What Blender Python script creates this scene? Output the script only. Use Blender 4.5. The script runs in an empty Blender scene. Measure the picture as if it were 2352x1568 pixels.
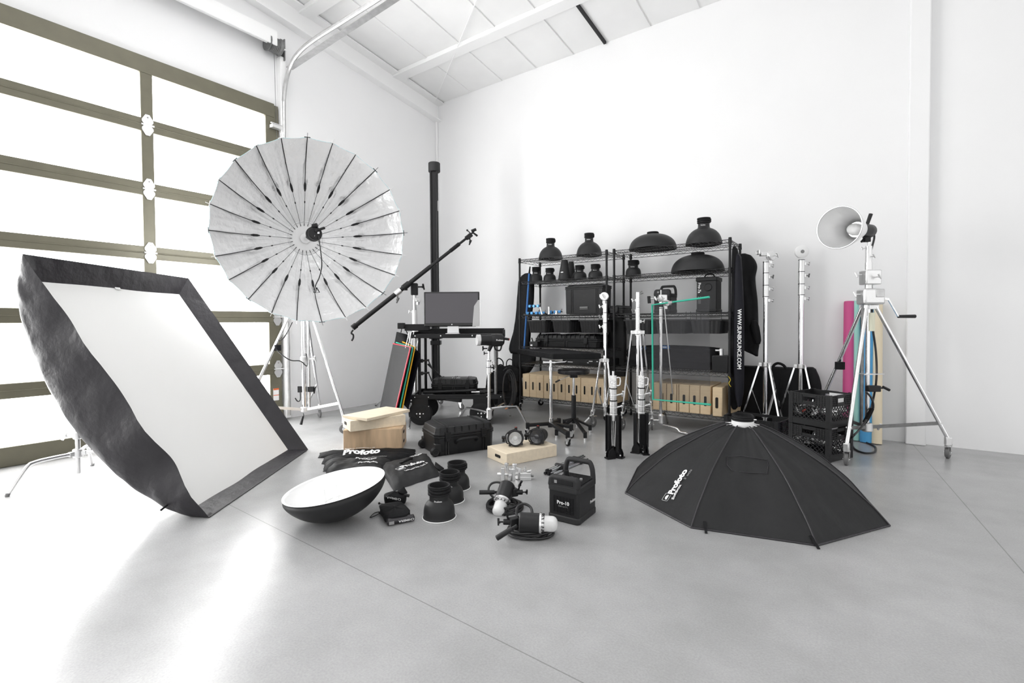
import bpy, bmesh, math, random
from mathutils import Vector as V, Matrix as M, noise
random.seed(7)
PI = math.pi
SC = bpy.context.scene
COL = SC.collection
def rad(a): return math.radians(a)

# ------------------------------------------------------------------ camera
FPX, EYE, YAW, PITCH, ROLL, SHIFT = 1116.0, 1.2, rad(35.57), rad(1.33), rad(.37), -17.0
F0 = V((-math.sin(YAW), math.cos(YAW), 0)); R0 = V((math.cos(YAW), math.sin(YAW), 0)); U0 = V((0, 0, 1))
CF = F0*math.cos(PITCH) - U0*math.sin(PITCH); U1 = U0*math.cos(PITCH) + F0*math.sin(PITCH)
CR = R0*math.cos(ROLL) - U1*math.sin(ROLL); CU = U1*math.cos(ROLL) + R0*math.sin(ROLL)
EYEP = V((0, 0, EYE))
cd = bpy.data.cameras.new('camera'); cam = bpy.data.objects.new('camera', cd); COL.objects.link(cam)
cd.sensor_width = 36; cd.lens = FPX/2352*36; cd.shift_y = SHIFT/2352; cd.clip_start = .05; cd.clip_end = 100
cam.matrix_world = M(((CR.x, CU.x, -CF.x, 0), (CR.y, CU.y, -CF.y, 0), (CR.z, CU.z, -CF.z, EYE), (0, 0, 0, 1)))
SC.camera = cam

# ------------------------------------------------------------------ light and exposure
w = bpy.data.worlds.new('world'); SC.world = w; w.use_nodes = True
w.node_tree.nodes['Background'].inputs[0].default_value = (1, 1, .995, 1)
w.node_tree.nodes['Background'].inputs[1].default_value = 1.22
vs = SC.view_settings; vs.view_transform = 'Standard'; vs.look = 'None'; vs.exposure = 0.06; vs.gamma = 1; vs.use_curve_mapping = False
def area(name, loc, target, sx, sy, power):
    ld = bpy.data.lights.new(name, 'AREA'); ld.shape = 'RECTANGLE'; ld.size = sx; ld.size_y = sy; ld.energy = power
    o = bpy.data.objects.new(name, ld); COL.objects.link(o); o.location = loc
    o.rotation_euler = (V(target)-V(loc)).to_track_quat('-Z', 'Y').to_euler(); return o
area('overhead_fill', (.5, 1.2, 5.3), (.2, 2.5, 0), 4, 3, 25)  # added area light out of view, for the presumed overhead room lighting
area('overhead_fill', (-3.0, 2.2, 5.0), (-3.2, 3.4, 0), 3, 2, 25)  # added fill with no visible fixture, lifts the dim walls near the corner
PANE_GLOW = 12

# ------------------------------------------------------------------ measuring helpers (photo pixel of 2352x1568 -> point in the room)
def ray(x, y): return CF + CR*((x-1176)/FPX) + CU*((784-y+SHIFT)/FPX)
def G(x, y, z=0.0):
    d = ray(x, y); return EYEP + d*((z-EYE)/d.z)
def onX(x, y, X):
    d = ray(x, y); return EYEP + d*(X/d.x)
def onY(x, y, Y):
    d = ray(x, y); return EYEP + d*(Y/d.y)
def at(x, y, D): return EYEP + ray(x, y)*D
def proj(p):
    v = V(p)-EYEP; z = v.dot(CF); return 1176+FPX*v.dot(CR)/z, 784+SHIFT-FPX*v.dot(CU)/z
def hz(py, p):
    lo, hi = -1.0, 9.0
    for _ in range(40):
        m = (lo+hi)/2
        if proj((p[0], p[1], m))[1] > py: lo = m
        else: hi = m
    return lo
def dep(p): return (V(p)-EYEP).dot(CF)
def onplane(x, y, P, N):
    d = ray(x, y); return EYEP + d*((V(P)-EYEP).dot(N)/d.dot(N))

# ------------------------------------------------------------------ materials
def mat(name, col, rough=.5, metal=0., bump=0., bs=60., var=0., vs=8., spec=.5, coat=0., stretch=None, alpha=1., sheen=0., detail=4.):
    m = bpy.data.materials.new(name); m.use_nodes = True; nt = m.node_tree; b = nt.nodes['Principled BSDF']
    c = (*col, 1) if len(col) == 3 else col
    b.inputs['Base Color'].default_value = c; b.inputs['Roughness'].default_value = rough; b.inputs['Metallic'].default_value = metal
    b.inputs['Specular IOR Level'].default_value = spec; b.inputs['Coat Weight'].default_value = coat; b.inputs['Alpha'].default_value = alpha
    b.inputs['Sheen Weight'].default_value = sheen
    tc = nt.nodes.new('ShaderNodeTexCoord'); vec = tc.outputs['Object']
    if stretch:
        mp = nt.nodes.new('ShaderNodeMapping'); mp.inputs['Scale'].default_value = stretch; nt.links.new(vec, mp.inputs[0]); vec = mp.outputs[0]
    if var:
        n = nt.nodes.new('ShaderNodeTexNoise'); n.inputs['Scale'].default_value = vs; n.inputs['Detail'].default_value = detail
        r = nt.nodes.new('ShaderNodeMapRange'); r.inputs[1].default_value = .3; r.inputs[2].default_value = .7; r.inputs[3].default_value = 1-var; r.inputs[4].default_value = 1+var
        x = nt.nodes.new('ShaderNodeVectorMath'); x.operation = 'SCALE'; x.inputs[0].default_value = c[:3]
        nt.links.new(vec, n.inputs['Vector']); nt.links.new(n.outputs[0], r.inputs[0]); nt.links.new(r.outputs[0], x.inputs['Scale']); nt.links.new(x.outputs[0], b.inputs['Base Color'])
    if bump:
        n = nt.nodes.new('ShaderNodeTexNoise'); n.inputs['Scale'].default_value = bs; n.inputs['Detail'].default_value = detail
        u = nt.nodes.new('ShaderNodeBump'); u.inputs['Strength'].default_value = bump; u.inputs['Distance'].default_value = .02
        nt.links.new(vec, n.inputs['Vector']); nt.links.new(n.outputs[0], u.inputs['Height']); nt.links.new(u.outputs[0], b.inputs['Normal'])
    return m
def emit(name, col, s):
    m = mat(name, col, .3); b = m.node_tree.nodes['Principled BSDF']
    b.inputs['Emission Color'].default_value = (*col, 1); b.inputs['Emission Strength'].default_value = s; return m
WALL = mat('white_wall_paint', (.86, .86, .865), .7, var=.01, vs=1.5, bump=.02, bs=8)
CEIL = mat('white_quilted_insulation', (.88, .88, .88), .55, var=.03, vs=2, bump=.35, bs=2.2)
STEELW = mat('white_painted_steel', (.92, .92, .92), .5)
BRONZE = mat('dark_bronze_aluminium', (.145, .136, .096), .42, .2, var=.06)
PANE = emit('frosted_lit_pane', (1, 1, .995), PANE_GLOW)
GALV = mat('galvanised_steel', (.55, .55, .55), .35, .9, var=.1, vs=20)
GALVD = mat('dull_grey_steel', (.22, .22, .22), .45, .7, var=.15, vs=30)
CHROME = mat('chrome', (.86, .86, .87), .1, 1.)
CHROMEB = mat('brushed_chrome', (.80, .80, .80), .24, 1., var=.05, vs=30)
CAST = mat('cast_aluminium', (.82, .82, .82), .33, .85, bump=.1, bs=60)
CASTW = mat('polished_cast_aluminium', (.93, .93, .93), .24, .8, bump=.12, bs=50)
BLK = mat('black_powder_coat', (.010, .010, .011), .42, bump=.05, bs=300, spec=.3)
BLKW = mat('black_coated_wire', (.016, .016, .017), .3)
PLAS = mat('black_plastic', (.013, .013, .014), .42, bump=.06, bs=200, spec=.35)
PLASG = mat('charcoal_textured_plastic', (.026, .026, .027), .55, bump=.1, bs=250, spec=.3)
REFL = mat('matte_black_spun_metal', (.024, .024, .025), .5, .1, spec=.3)
RUB = mat('black_rubber', (.011, .011, .012), .65, bump=.15, bs=60, spec=.3)
CABLE = mat('black_cable_rubber', (.015, .015, .016), .4)
RUBG = mat('grey_rubber', (.13, .13, .13), .5)
FAB = mat('black_nylon_fabric', (.008, .008, .009), .7, bump=.35, bs=14, var=.2, spec=.2)
FABB = mat('black_softbox_fabric', (.021, .019, .023), .42, bump=1., bs=5, var=.15, spec=.5, detail=6)
FABO = mat('charcoal_softbox_fabric', (.017, .017, .018), .65, bump=.35, bs=9, var=.08, spec=.3)
FABN = mat('navy_black_fabric', (.008, .008, .013), .65, bump=.3, bs=12, spec=.25)
DIFF = mat('white_diffusion_cloth', (.84, .84, .83), .75, bump=.06, bs=3)
SILV = mat('silver_reflective_cloth', (.97, .97, .975), .30, .6, bump=.8, bs=10, detail=6)
WHITE = mat('white_enamel', (.88, .88, .88), .35)
PRINT = mat('white_print', (.85, .85, .85), .6)
PRINTG = mat('grey_print', (.28, .28, .28), .6)
WOOD = mat('birch_plywood', (.74, .575, .37), .5, var=.07, vs=4, stretch=(1.2, 8, 8), bump=.03)
WOODL = mat('pale_birch_plywood', (.80, .69, .53), .5, var=.06, vs=4, stretch=(8, 1.2, 8))
WOODB = mat('tan_birch_plywood', (.62, .445, .285), .5, var=.24, vs=2.5, stretch=(6, 6, .9), bump=.03, detail=6)
WOODS = mat('sawn_plywood_edge', (.62, .45, .28), .6, var=.15, vs=10, stretch=(1, 1, 10))
SLOT = mat('dark_slot', (.012, .009, .007), .8)
SCREEN = mat('dark_display_glass', (.075, .07, .08), .18, spec=.6)
BEZEL = mat('black_glossy_bezel', (.012, .012, .013), .2)
ALU = mat('satin_aluminium', (.72, .72, .73), .35, .8)
CLEAR = mat('frosted_clear_plastic', (.95, .95, .95), .15, alpha=.35)
GLASSW = mat('frosted_glass_dome', (.70, .70, .70), .12, coat=.6, var=.08, vs=18)
GREEN = mat('green_frame_paint', (.035, .46, .32), .4)
RED = mat('red_frame_paint', (.62, .05, .08), .4)
YEL = mat('yellow_frame_paint', (.80, .42, .02), .4)
REDP = mat('red_plastic', (.55, .04, .02), .4)
BLUE = mat('blue_strap', (.03, .16, .46), .5)
BLUEC = mat('light_blue_anodised', (.10, .36, .75), .35, .3)
PINK = mat('pink_paper', (.62, .09, .27), .6); MINT = mat('mint_paper', (.36, .68, .60), .6)
SKY = mat('blue_paper', (.08, .36, .68), .6); CREAM = mat('cream_paper', (.80, .70, .52), .6)
YELP = mat('yellow_print', (.6, .45, .03), .6)
NET = mat('black_scrim_net', (.04, .04, .045), .7, alpha=.38)
LENS = mat('fresnel_glass', (.55, .56, .56), .12, .3, coat=.6)
LENSD = mat('dark_fresnel_glass', (.06, .06, .065), .1, .2, coat=1.)
FLAGF = mat('black_flag_fabric', (.022, .022, .023), .7, bump=.1, bs=200)
LEATH = mat('black_vinyl', (.016, .016, .018), .25, bump=.05, bs=80)

def floor_mat():
    m = mat('polished_concrete', (.36, .36, .362), .25); nt = m.node_tree; b = nt.nodes['Principled BSDF']; b.inputs['Specular IOR Level'].default_value = .5
    tc = nt.nodes.new('ShaderNodeTexCoord')
    def N(scale, det, lo, hi, a, c):
        n = nt.nodes.new('ShaderNodeTexNoise'); n.inputs['Scale'].default_value = scale; n.inputs['Detail'].default_value = det; n.inputs['Roughness'].default_value = .6
        r = nt.nodes.new('ShaderNodeMapRange'); r.inputs[1].default_value = lo; r.inputs[2].default_value = hi; r.inputs[3].default_value = a; r.inputs[4].default_value = c
        nt.links.new(tc.outputs['Object'], n.inputs['Vector']); nt.links.new(n.outputs[0], r.inputs[0]); return r.outputs[0]
    def mt(op, a, bb):
        x = nt.nodes.new('ShaderNodeMath'); x.operation = op
        for k, v in enumerate((a, bb)):
            if isinstance(v, (int, float)): x.inputs[k].default_value = v
            else: nt.links.new(v, x.inputs[k])
        return x.outputs[0]
    f = mt('MULTIPLY', N(.55, 4, .1, .9, .76, 1.24), mt('MULTIPLY', N(3.2, 5, .1, .9, .83, 1.17), N(120, 2, .1, .9, 1.14, .86)))
    sp = nt.nodes.new('ShaderNodeSeparateXYZ'); nt.links.new(tc.outputs['Object'], sp.inputs[0])
    jy = mt('LESS_THAN', mt('ABSOLUTE', mt('SUBTRACT', mt('ADD', sp.outputs[1], mt('MULTIPLY', sp.outputs[0], .032)), 1.404), 0), .0028)
    jx = mt('LESS_THAN', mt('ABSOLUTE', mt('SUBTRACT', mt('ADD', sp.outputs[0], mt('MULTIPLY', sp.outputs[1], .077)), .895), 0), .0032)
    k = mt('SUBTRACT', 1, mt('MULTIPLY', mt('MAXIMUM', jy, jx), .35))
    f = mt('MULTIPLY', f, k)
    x = nt.nodes.new('ShaderNodeVectorMath'); x.operation = 'SCALE'; x.inputs[0].default_value = (.36, .36, .362)
    nt.links.new(f, x.inputs['Scale']); nt.links.new(x.outputs[0], b.inputs['Base Color'])
    b.inputs['Roughness'].default_value = .25
    return m
FLOOR = floor_mat()

# ------------------------------------------------------------------ mesh helpers
def basis(z, hint=None):
    z = V(z).normalized(); h = V(hint) if hint is not None else (V((0, 0, 1)) if abs(z.z) < .95 else V((1, 0, 0)))
    x = h.cross(z)
    if x.length < 1e-6: x = V((0, 1, 0)).cross(z)
    x.normalize(); y = z.cross(x); return x, y, z
def crom(pts, k=6):
    P = [V(p) for p in pts]; out = []
    for i in range(len(P)-1):
        a = P[max(i-1, 0)]; b = P[i]; c = P[i+1]; d = P[min(i+2, len(P)-1)]
        for j in range(k):
            t = j/k; out.append(.5*((2*b)+(c-a)*t+(2*a-5*b+4*c-d)*t*t+(3*b-a-3*c+d)*t**3))
    return out+[P[-1]]
MW = {}
class MB:
    def __init__(s, T=None): s.v = []; s.f = []; s.T = T or M.Identity(4)
    def add(s, vs, fs):
        o = len(s.v); s.v += [s.T @ V(p) for p in vs]; s.f += [tuple(o+i for i in f) for f in fs]; return s
    def box(s, c, d, R=None):
        c = V(c); R = R or M.Identity(3)
        vs = [c + R @ V((sx*d[0]/2, sy*d[1]/2, sz*d[2]/2)) for sz in (-1, 1) for sx, sy in ((-1, -1), (1, -1), (1, 1), (-1, 1))]
        return s.add(vs, [(3, 2, 1, 0), (4, 5, 6, 7), (0, 1, 5, 4), (1, 2, 6, 5), (2, 3, 7, 6), (3, 0, 4, 7)])
    def bar(s, a, b, w, h, hint=None):
        a, b = V(a), V(b); x, y, z = basis(b-a, hint)
        R = M((x, y, z)).transposed(); return s.box((a+b)/2, (w, h, (b-a).length), R)
    def rod(s, a, b, r, r2=None, n=10, cap=True):
        a, b = V(a), V(b); r2 = r if r2 is None else r2; x, y, z = basis(b-a)
        vs = [p+(x*math.cos(2*PI*i/n)+y*math.sin(2*PI*i/n))*q for p, q in ((a, r), (b, r2)) for i in range(n)]
        fs = [(i, (i+1) % n, n+(i+1) % n, n+i) for i in range(n)]
        if cap: fs += [tuple(range(n-1, -1, -1)), tuple(range(n, 2*n))]
        return s.add(vs, fs)
    def tube(s, pts, r, n=8, smooth=0, closed=False):
        P = crom(pts, smooth) if smooth else [V(p) for p in pts]
        if closed: P = P[:-1] if (P[0]-P[-1]).length < 1e-5 else P
        L = len(P); vs = []; x = None
        for i in range(L):
            t = (P[(i+1) % L]-P[i-1]) if closed else (P[min(i+1, L-1)]-P[max(i-1, 0)])
            if t.length < 1e-9: t = V((0, 0, 1))
            t.normalize()
            if x is None: x = basis(t)[0]
            x = (x-t*x.dot(t)).normalized(); y = t.cross(x); rr = r[i] if isinstance(r, list) else r
            vs += [P[i]+(x*math.cos(2*PI*j/n)+y*math.sin(2*PI*j/n))*rr for j in range(n)]
        fs = []
        for i in range(L if closed else L-1):
            k = (i+1) % L
            fs += [(i*n+j, i*n+(j+1) % n, k*n+(j+1) % n, k*n+j) for j in range(n)]
        if not closed: fs += [tuple(range(n-1, -1, -1)), tuple((L-1)*n+j for j in range(n))]
        return s.add(vs, fs)
    def lathe(s, prof, a=(0, 0, 0), ax=(0, 0, 1), n=32):
        a = V(a); x, y, z = basis(ax); vs = []; fs = []
        for r, h in prof: vs += [a+z*h+(x*math.cos(2*PI*i/n)+y*math.sin(2*PI*i/n))*r for i in range(n)]
        for k in range(len(prof)-1): fs += [(k*n+i, k*n+(i+1) % n, (k+1)*n+(i+1) % n, (k+1)*n+i) for i in range(n)]
        return s.add(vs, fs)
    def disc(s, c, r, ax=(0, 0, 1), n=24):
        x, y, z = basis(ax); return s.add([V(c)+(x*math.cos(2*PI*i/n)+y*math.sin(2*PI*i/n))*r for i in range(n)], [tuple(range(n))])
    def ring(s, c, R, r, ax=(0, 0, 1), n=24, m=8):
        x, y, z = basis(ax); return s.tube([V(c)+(x*math.cos(2*PI*i/n)+y*math.sin(2*PI*i/n))*R for i in range(n)], r, m, closed=True)
    def prism(s, poly, d, O=(0, 0, 0), X=(1, 0, 0), Y=(0, 1, 0)):
        O, X, Y = V(O), V(X), V(Y); Z = X.cross(Y).normalized(); n = len(poly)
        vs = [O+X*p[0]+Y*p[1] for p in poly]+[O+X*p[0]+Y*p[1]+Z*d for p in poly]
        return s.add(vs, [tuple(range(n-1, -1, -1)), tuple(range(n, 2*n))]+[(i, (i+1) % n, n+(i+1) % n, n+i) for i in range(n)])
    def grid(s, f, nu, nv, cu=False):
        vs = [f(i/nu, j/nv) for j in range(nv+1) for i in range(nu+1)]; W = nu+1
        return s.add(vs, [(j*W+i, j*W+i+1, (j+1)*W+i+1, (j+1)*W+i) for j in range(nv) for i in range(nu)])
    def ball(s, c, r, n=14, sc=(1, 1, 1)):
        c = V(c); m = n//2; vs = []
        for k in range(m+1):
            ph = -PI/2+PI*k/m
            vs += [c+V((math.cos(ph)*math.cos(2*PI*i/n)*r*sc[0], math.cos(ph)*math.sin(2*PI*i/n)*r*sc[1], math.sin(ph)*r*sc[2])) for i in range(n)]
        return s.add(vs, [(k*n+i, k*n+(i+1) % n, (k+1)*n+(i+1) % n, (k+1)*n+i) for k in range(m) for i in range(n)])
    def build(s, name, m, parent=None, bev=0., seg=2, solid=0., ang=38, sub=0, kind=None):
        me = bpy.data.meshes.new(name); inv = MW[parent.name].inverted() if parent else M.Identity(4)
        me.from_pydata([inv @ p for p in s.v], [], s.f); me.validate()
        if len(s.v) < 60000:
            bm = bmesh.new(); bm.from_mesh(me)
            bmesh.ops.remove_doubles(bm, verts=bm.verts, dist=1e-6)
            bmesh.ops.recalc_face_normals(bm, faces=bm.faces); bm.to_mesh(me); bm.free()
        me.materials.append(m); me.shade_smooth(); me.set_sharp_from_angle(angle=rad(ang))
        o = bpy.data.objects.new(name, me); COL.objects.link(o)
        if parent: o.parent = parent; MW[o.name] = MW[parent.name]
        else: MW[o.name] = M.Identity(4)
        if solid: x = o.modifiers.new('solid', 'SOLIDIFY'); x.thickness = solid; x.offset = 0
        if bev: x = o.modifiers.new('bevel', 'BEVEL'); x.width = bev; x.segments = seg; x.limit_method = 'ANGLE'; x.angle_limit = rad(40)
        if sub: x = o.modifiers.new('sub', 'SUBSURF'); x.levels = sub; x.render_levels = sub
        if kind: o['kind'] = kind
        return o
def thing(name, label, cat, loc=(0, 0, 0), rz=0., group=None):
    o = bpy.data.objects.new(name, None); COL.objects.link(o); o.empty_display_size = .1
    o.location = loc; o.rotation_euler = (0, 0, rz); MW[o.name] = M.Translation(V(loc)) @ M.Rotation(rz, 4, 'Z')
    o['label'] = label; o['category'] = cat
    if group: o['group'] = group
    return o
def tag(o, label, cat, group=None):
    o['label'] = label; o['category'] = cat
    if group: o['group'] = group
    return o
def retop(o, loc, rz=0.):
    """give a one-mesh thing (built in world space) an origin at its base"""
    T = M.Translation(V(loc)) @ M.Rotation(rz, 4, 'Z'); o.data.transform(T.inverted()); o.matrix_world = T; MW[o.name] = T; return o
def dup(root, loc, rz=0., label=None):
    def cp(o, par):
        c = o.copy(); COL.objects.link(c); c.parent = par
        for ch in [x for x in KIDS.get(o.name, [])]: cp(ch, c)
        return c
    r = cp(root, None); r.location = loc; r.rotation_euler = (0, 0, rz)
    if label: r['label'] = label
    return r
KIDS = {}
def index_kids():
    KIDS.clear()
    for o in bpy.data.objects:
        if o.parent: KIDS.setdefault(o.parent.name, []).append(o)
def RZ(a): return M.Rotation(a, 3, 'Z')
def FR(loc, rz=0.): return M.Translation(V(loc)) @ M.Rotation(rz, 4, 'Z')
def cx(D, s=0.): return D
_tc = {}
def text(body, size, parent, O, X, Y, m=None, bold=.0, name='lettering', ext=.0008, wrap=None, align='LEFT', outline=0):
    """raised lettering; O origin, X along the line, Y up, the normal is X x Y"""
    key = (body, bold, align, outline)
    if key not in _tc:
        cu = bpy.data.curves.new('t', 'FONT'); cu.body = body; cu.size = 1; cu.offset = bold; cu.align_x = align; cu.resolution_u = 3
        to = bpy.data.objects.new('t', cu); COL.objects.link(to); dg = bpy.context.evaluated_depsgraph_get()
        me = bpy.data.meshes.new_from_object(to.evaluated_get(dg)); _tc[key] = ([v.co.copy() for v in me.vertices], [tuple(p.vertices) for p in me.polygons])
        bpy.data.objects.remove(to); bpy.data.curves.remove(cu); bpy.data.meshes.remove(me)
    vs, fs = _tc[key]; O, X, Y = V(O), V(X).normalized(), V(Y).normalized(); Z = X.cross(Y)
    mb = MB()
    pts = [(wrap(v.x*size, v.y*size) if wrap else O+X*v.x*size+Y*v.y*size+Z*ext) for v in vs]
    mb.add(pts, fs)
    return mb.build(name, m or PRINT, parent)

# ================================================================== the room
GX, BY = -5.94, 6.12           # garage-side wall plane, back wall plane
def roof(y): return 4.955 + .122*(6.05-y)
def struct(o): o['kind'] = 'structure'; return o
struct(MB().box((.0, .1, -.05), (13, 12.4, .1)).build('floor', FLOOR))
struct(MB().box((.6, BY+.1, 2.5), (13.4, .2, 5.1)).build('wall_back', WALL))
m = MB(); m.box((GX-.12, 4.72, 2.6), (.24, 2.94, 5.2)); m.box((GX-.12, -.45, 4.9), (.24, 7.4, 2.0)); m.box((GX-.12, -4.2, 2.7), (.24, 3.8, 5.4))
struct(m.build('wall_left', WALL))
y0, y1 = -6.1, 6.3
m = MB(); m.prism([(y0, roof(y0)), (y1, roof(y1)), (y1, roof(y1)+.12), (y0, roof(y0)+.12)], 13.4, (-6.2, 0, 0), (0, 1, 0), (0, 0, 1)); struct(m.build('ceiling', CEIL))
def slope_bar(m, X, ya, yb, dz, wd, h):
    m.prism([(ya, roof(ya)-dz), (yb, roof(yb)-dz), (yb, roof(yb)-dz-h), (ya, roof(ya)-dz-h)], wd, (X-wd/2, 0, 0), (0, 1, 0), (0, 0, 1))
k = 1
for X in (-5.80, -5.17, -4.54, -3.92, -3.3, -2.2, -1.6, -1.0, -.4, .2):
    m = MB(); slope_bar(m, X, -5, 6.1, 0, .035, .016); struct(m.build('trim_%d' % k, CEIL)); k += 1
for Y in (5.14, 3.6, 2.06, .5):
    m = MB(); z = roof(Y); m.box((.3, Y, z-.03), (12.4, .05, .06)); m.box((.3, Y+.07, z-.055), (12.4, .16, .012)); struct(m.build('trim_%d' % k, STEELW)); k += 1
m = MB(); slope_bar(m, GX+.09, -5, 6.12, .02, .18, .02); slope_bar(m, GX+.03, -5, 6.12, .04, .03, .25); slope_bar(m, GX+.06, -5, 6.12, .29, .12, .022); struct(m.build('trim_%d' % k, STEELW)); k += 1
m = MB(); m.box((GX+.02, BY-.02, 2.4), (.035, .035, 4.8)); struct(m.build('trim_%d' % k, STEELW, bev=.006)); k += 1
m = MB(); m.box((GX+.045, 3.33, 2.27), (.09, .07, 4.5)); struct(m.build('trim_%d' % k, STEELW, bev=.008)); k += 1
m = MB(); m.box((.448, BY-.03, 2.46), (.155, .12, 4.92)); struct(m.build('trim_%d' % k, WALL, bev=.01)); k += 1
m = MB(); m.box((GX+.10, .6, 4.72), (.2, 5.2, .02)); m.box((GX+.19, .6, 4.64), (.02, 5.2, .16)); struct(m.build('trim_%d' % k, STEELW)); k += 1
m = MB(); slope_bar(m, -2.8, 3.2, 6.1, .0, .035, .03); struct(m.build('trim_%d' % k, BLK)); k += 1
cpt = lambda x, y: EYEP+ray(x, y)*((4.955+.122*6.05-EYE-.05)/(ray(x, y).z+.122*ray(x, y).y)); bp, bq = cpt(1000, 232), cpt(1092, 6); m = MB(); m.rod(bp, bq+(bq-bp)*.1, .006); tag(m.build('brace_rod', STEELW), 'thin white diagonal brace rod under the ceiling near the corner', 'rod')

# --- glazed sectional garage door
SEC, NS, DY0, DY1 = .645, 6, -2.0, 3.28
door = thing('door_1', '', '', (GX, .6, 0)); del door['label'], door['category']; door['kind'] = 'structure'
stiles = [-2.0, -.68, .61, 1.905, 3.20]; sw = [.16, .105, .105, .105, .16]
zt = SEC*NS+.03
for y, s in zip(stiles, sw):
    st = MB().box((GX+.02, y, zt/2), (.05, s, zt)).build('stile', BRONZE, door, bev=.004)
rz_ = []
for i in range(NS+1):
    z = i*SEC; h = .135 if 0 < i < NS else .17
    if i == 0: z = .085
    if i == NS: z = zt-.07
    m = MB()
    if 0 < i < NS:
        m.box((GX+.022, .6, z+.034), (.052, 5.2, .064)); m.box((GX+.022, .6, z-.034), (.052, 5.2, .064)); m.rod((GX+.045, -2, z), (GX+.045, 3.2, z), .008)
    else: m.box((GX+.024, .6, z), (.056, 5.26, h))
    r_ = m.build('rail', BRONZE, door, bev=.006)
    rz_.append((z-h/2, z+h/2))
    if 0 < i < NS:
        for y in stiles[1:]:
            yy = y if y < 3 else 3.22
            hm = MB(); P = [(-.028, 0), (-.05, .03), (-.05, .05), (-.018, .105), (.018, .105), (.05, .05), (.05, .03), (.028, 0), (.05, -.03), (.05, -.05), (.018, -.105), (-.018, -.105), (-.05, -.05), (-.05, -.03)]
            hm.prism(P, .006, (GX+.052, yy, z), (0, 1, 0), (0, 0, 1)); hm.rod((GX+.058, yy-.055, z), (GX+.058, yy+.055, z), .009)
            hg = hm.build('hinge', CAST, door)
            for dz in (-.08, -.055, .05, .075): hm = MB().rod((GX+.058, yy, z+dz), (GX+.062, yy, z+dz), .006, n=8)
            hm.build('bolt', GALVD, hg)
            if y > 3:
                MB().rod((GX+.06, yy, z), (GX+.08, 3.33, z), .008).build('roller', CAST, hg)
for i in range(NS):
    for a, b, sa, sb in zip(stiles, stiles[1:], sw, sw[1:]):
        y0, y1 = a+sa/2, b-sb/2; z0, z1 = rz_[i][1], rz_[i+1][0]
        MB().box((GX+.002, (y0+y1)/2, (z0+z1)/2), (.012, y1-y0, z1-z0)).build('pane', PANE, door)
q = MB().box((GX+.0475, 3.19, .33), (.003, .07, .15)).build('warning_sticker', WHITE, door)
MB().box((GX+.050, 3.19, .395), (.002, .068, .02)).box((GX+.050, 3.19, .32), (.002, .068, .008)).build('sticker_stripe', mat('orange_print', (.75, .14, .03), .5), q)

# --- track, drum and shaft
t = thing('door_track', 'curved galvanised door track rising beside the glazed garage door and bending overhead', 'track', (GX+.06, 3.33, 0))
path = [(-5.86, 3.33, .05), (-5.86, 3.33, 2), (-5.86, 3.33, 3.75), (-5.845, 3.33, 4.0), (-5.79, 3.33, 4.2), (-5.68, 3.33, 4.36), (-5.5, 3.33, 4.455), (-5.2, 3.33, 4.50), (-4.6, 3.33, 4.515), (-3.4, 3.33, 4.54)]
m = MB(); m.tube(path, .026, 8, 4); m.build('curved_rail', GALV, t)
m = MB(); m.box((GX+.04, 3.365, 2.1), (.05, .006, 4.1)); m.box((GX+.006, 3.40, 2.1), (.006, .05, 4.1)); m.build('vertical_angle', STEELW, t)
m = MB(); m.bar((-5.78, 3.37, 4.37), (-3.4, 3.37, 4.49), .006, .085, (0, 1, 0)); m.build('overhead_angle', GALV, t)
for z in (.9, 2.2, 3.4, 3.95): MB().box((GX+.05, 3.345, z), (.09, .03, .06)).build('bracket', CAST, t, bev=.003)
MB().box((GX+.09, 3.22, 3.62), (.07, .12, .04)).rod((GX+.09, 3.16, 3.66), (GX+.09, 3.34, 3.66), .008).build('top_roller', CAST, t, bev=.004)
t = thing('cable_drum', 'grey grooved cable drum on the white shaft above the garage door', 'drum', (GX+.1, 3.2, 4.6))
m = MB(); pr = [(.0, 0), (.10, 0), (.10, .015), (.075, .02)]
for i in range(6): pr += [(.088, .03+i*.018), (.078, .039+i*.018)]
pr += [(.10, .15), (.10, .165), (.02, .165)]
m.lathe(pr, (GX+.11, 3.12, 4.60), (0, 1, 0)); m.build('drum', GALVD, t)
MB().rod((GX+.11, -2.2, 4.60), (GX+.11, 3.36, 4.60), .014).build('shaft', STEELW, t)
MB().box((GX+.06, 3.34, 4.60), (.12, .012, .26)).build('end_bracket', GALVD, t)
MB().tube([(GX+.05, 3.24, 4.52), (GX+.05, 3.26, 3.0), (GX+.05, 3.27, .2)], .003, 6).build('lift_cable', GALVD, t)

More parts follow.
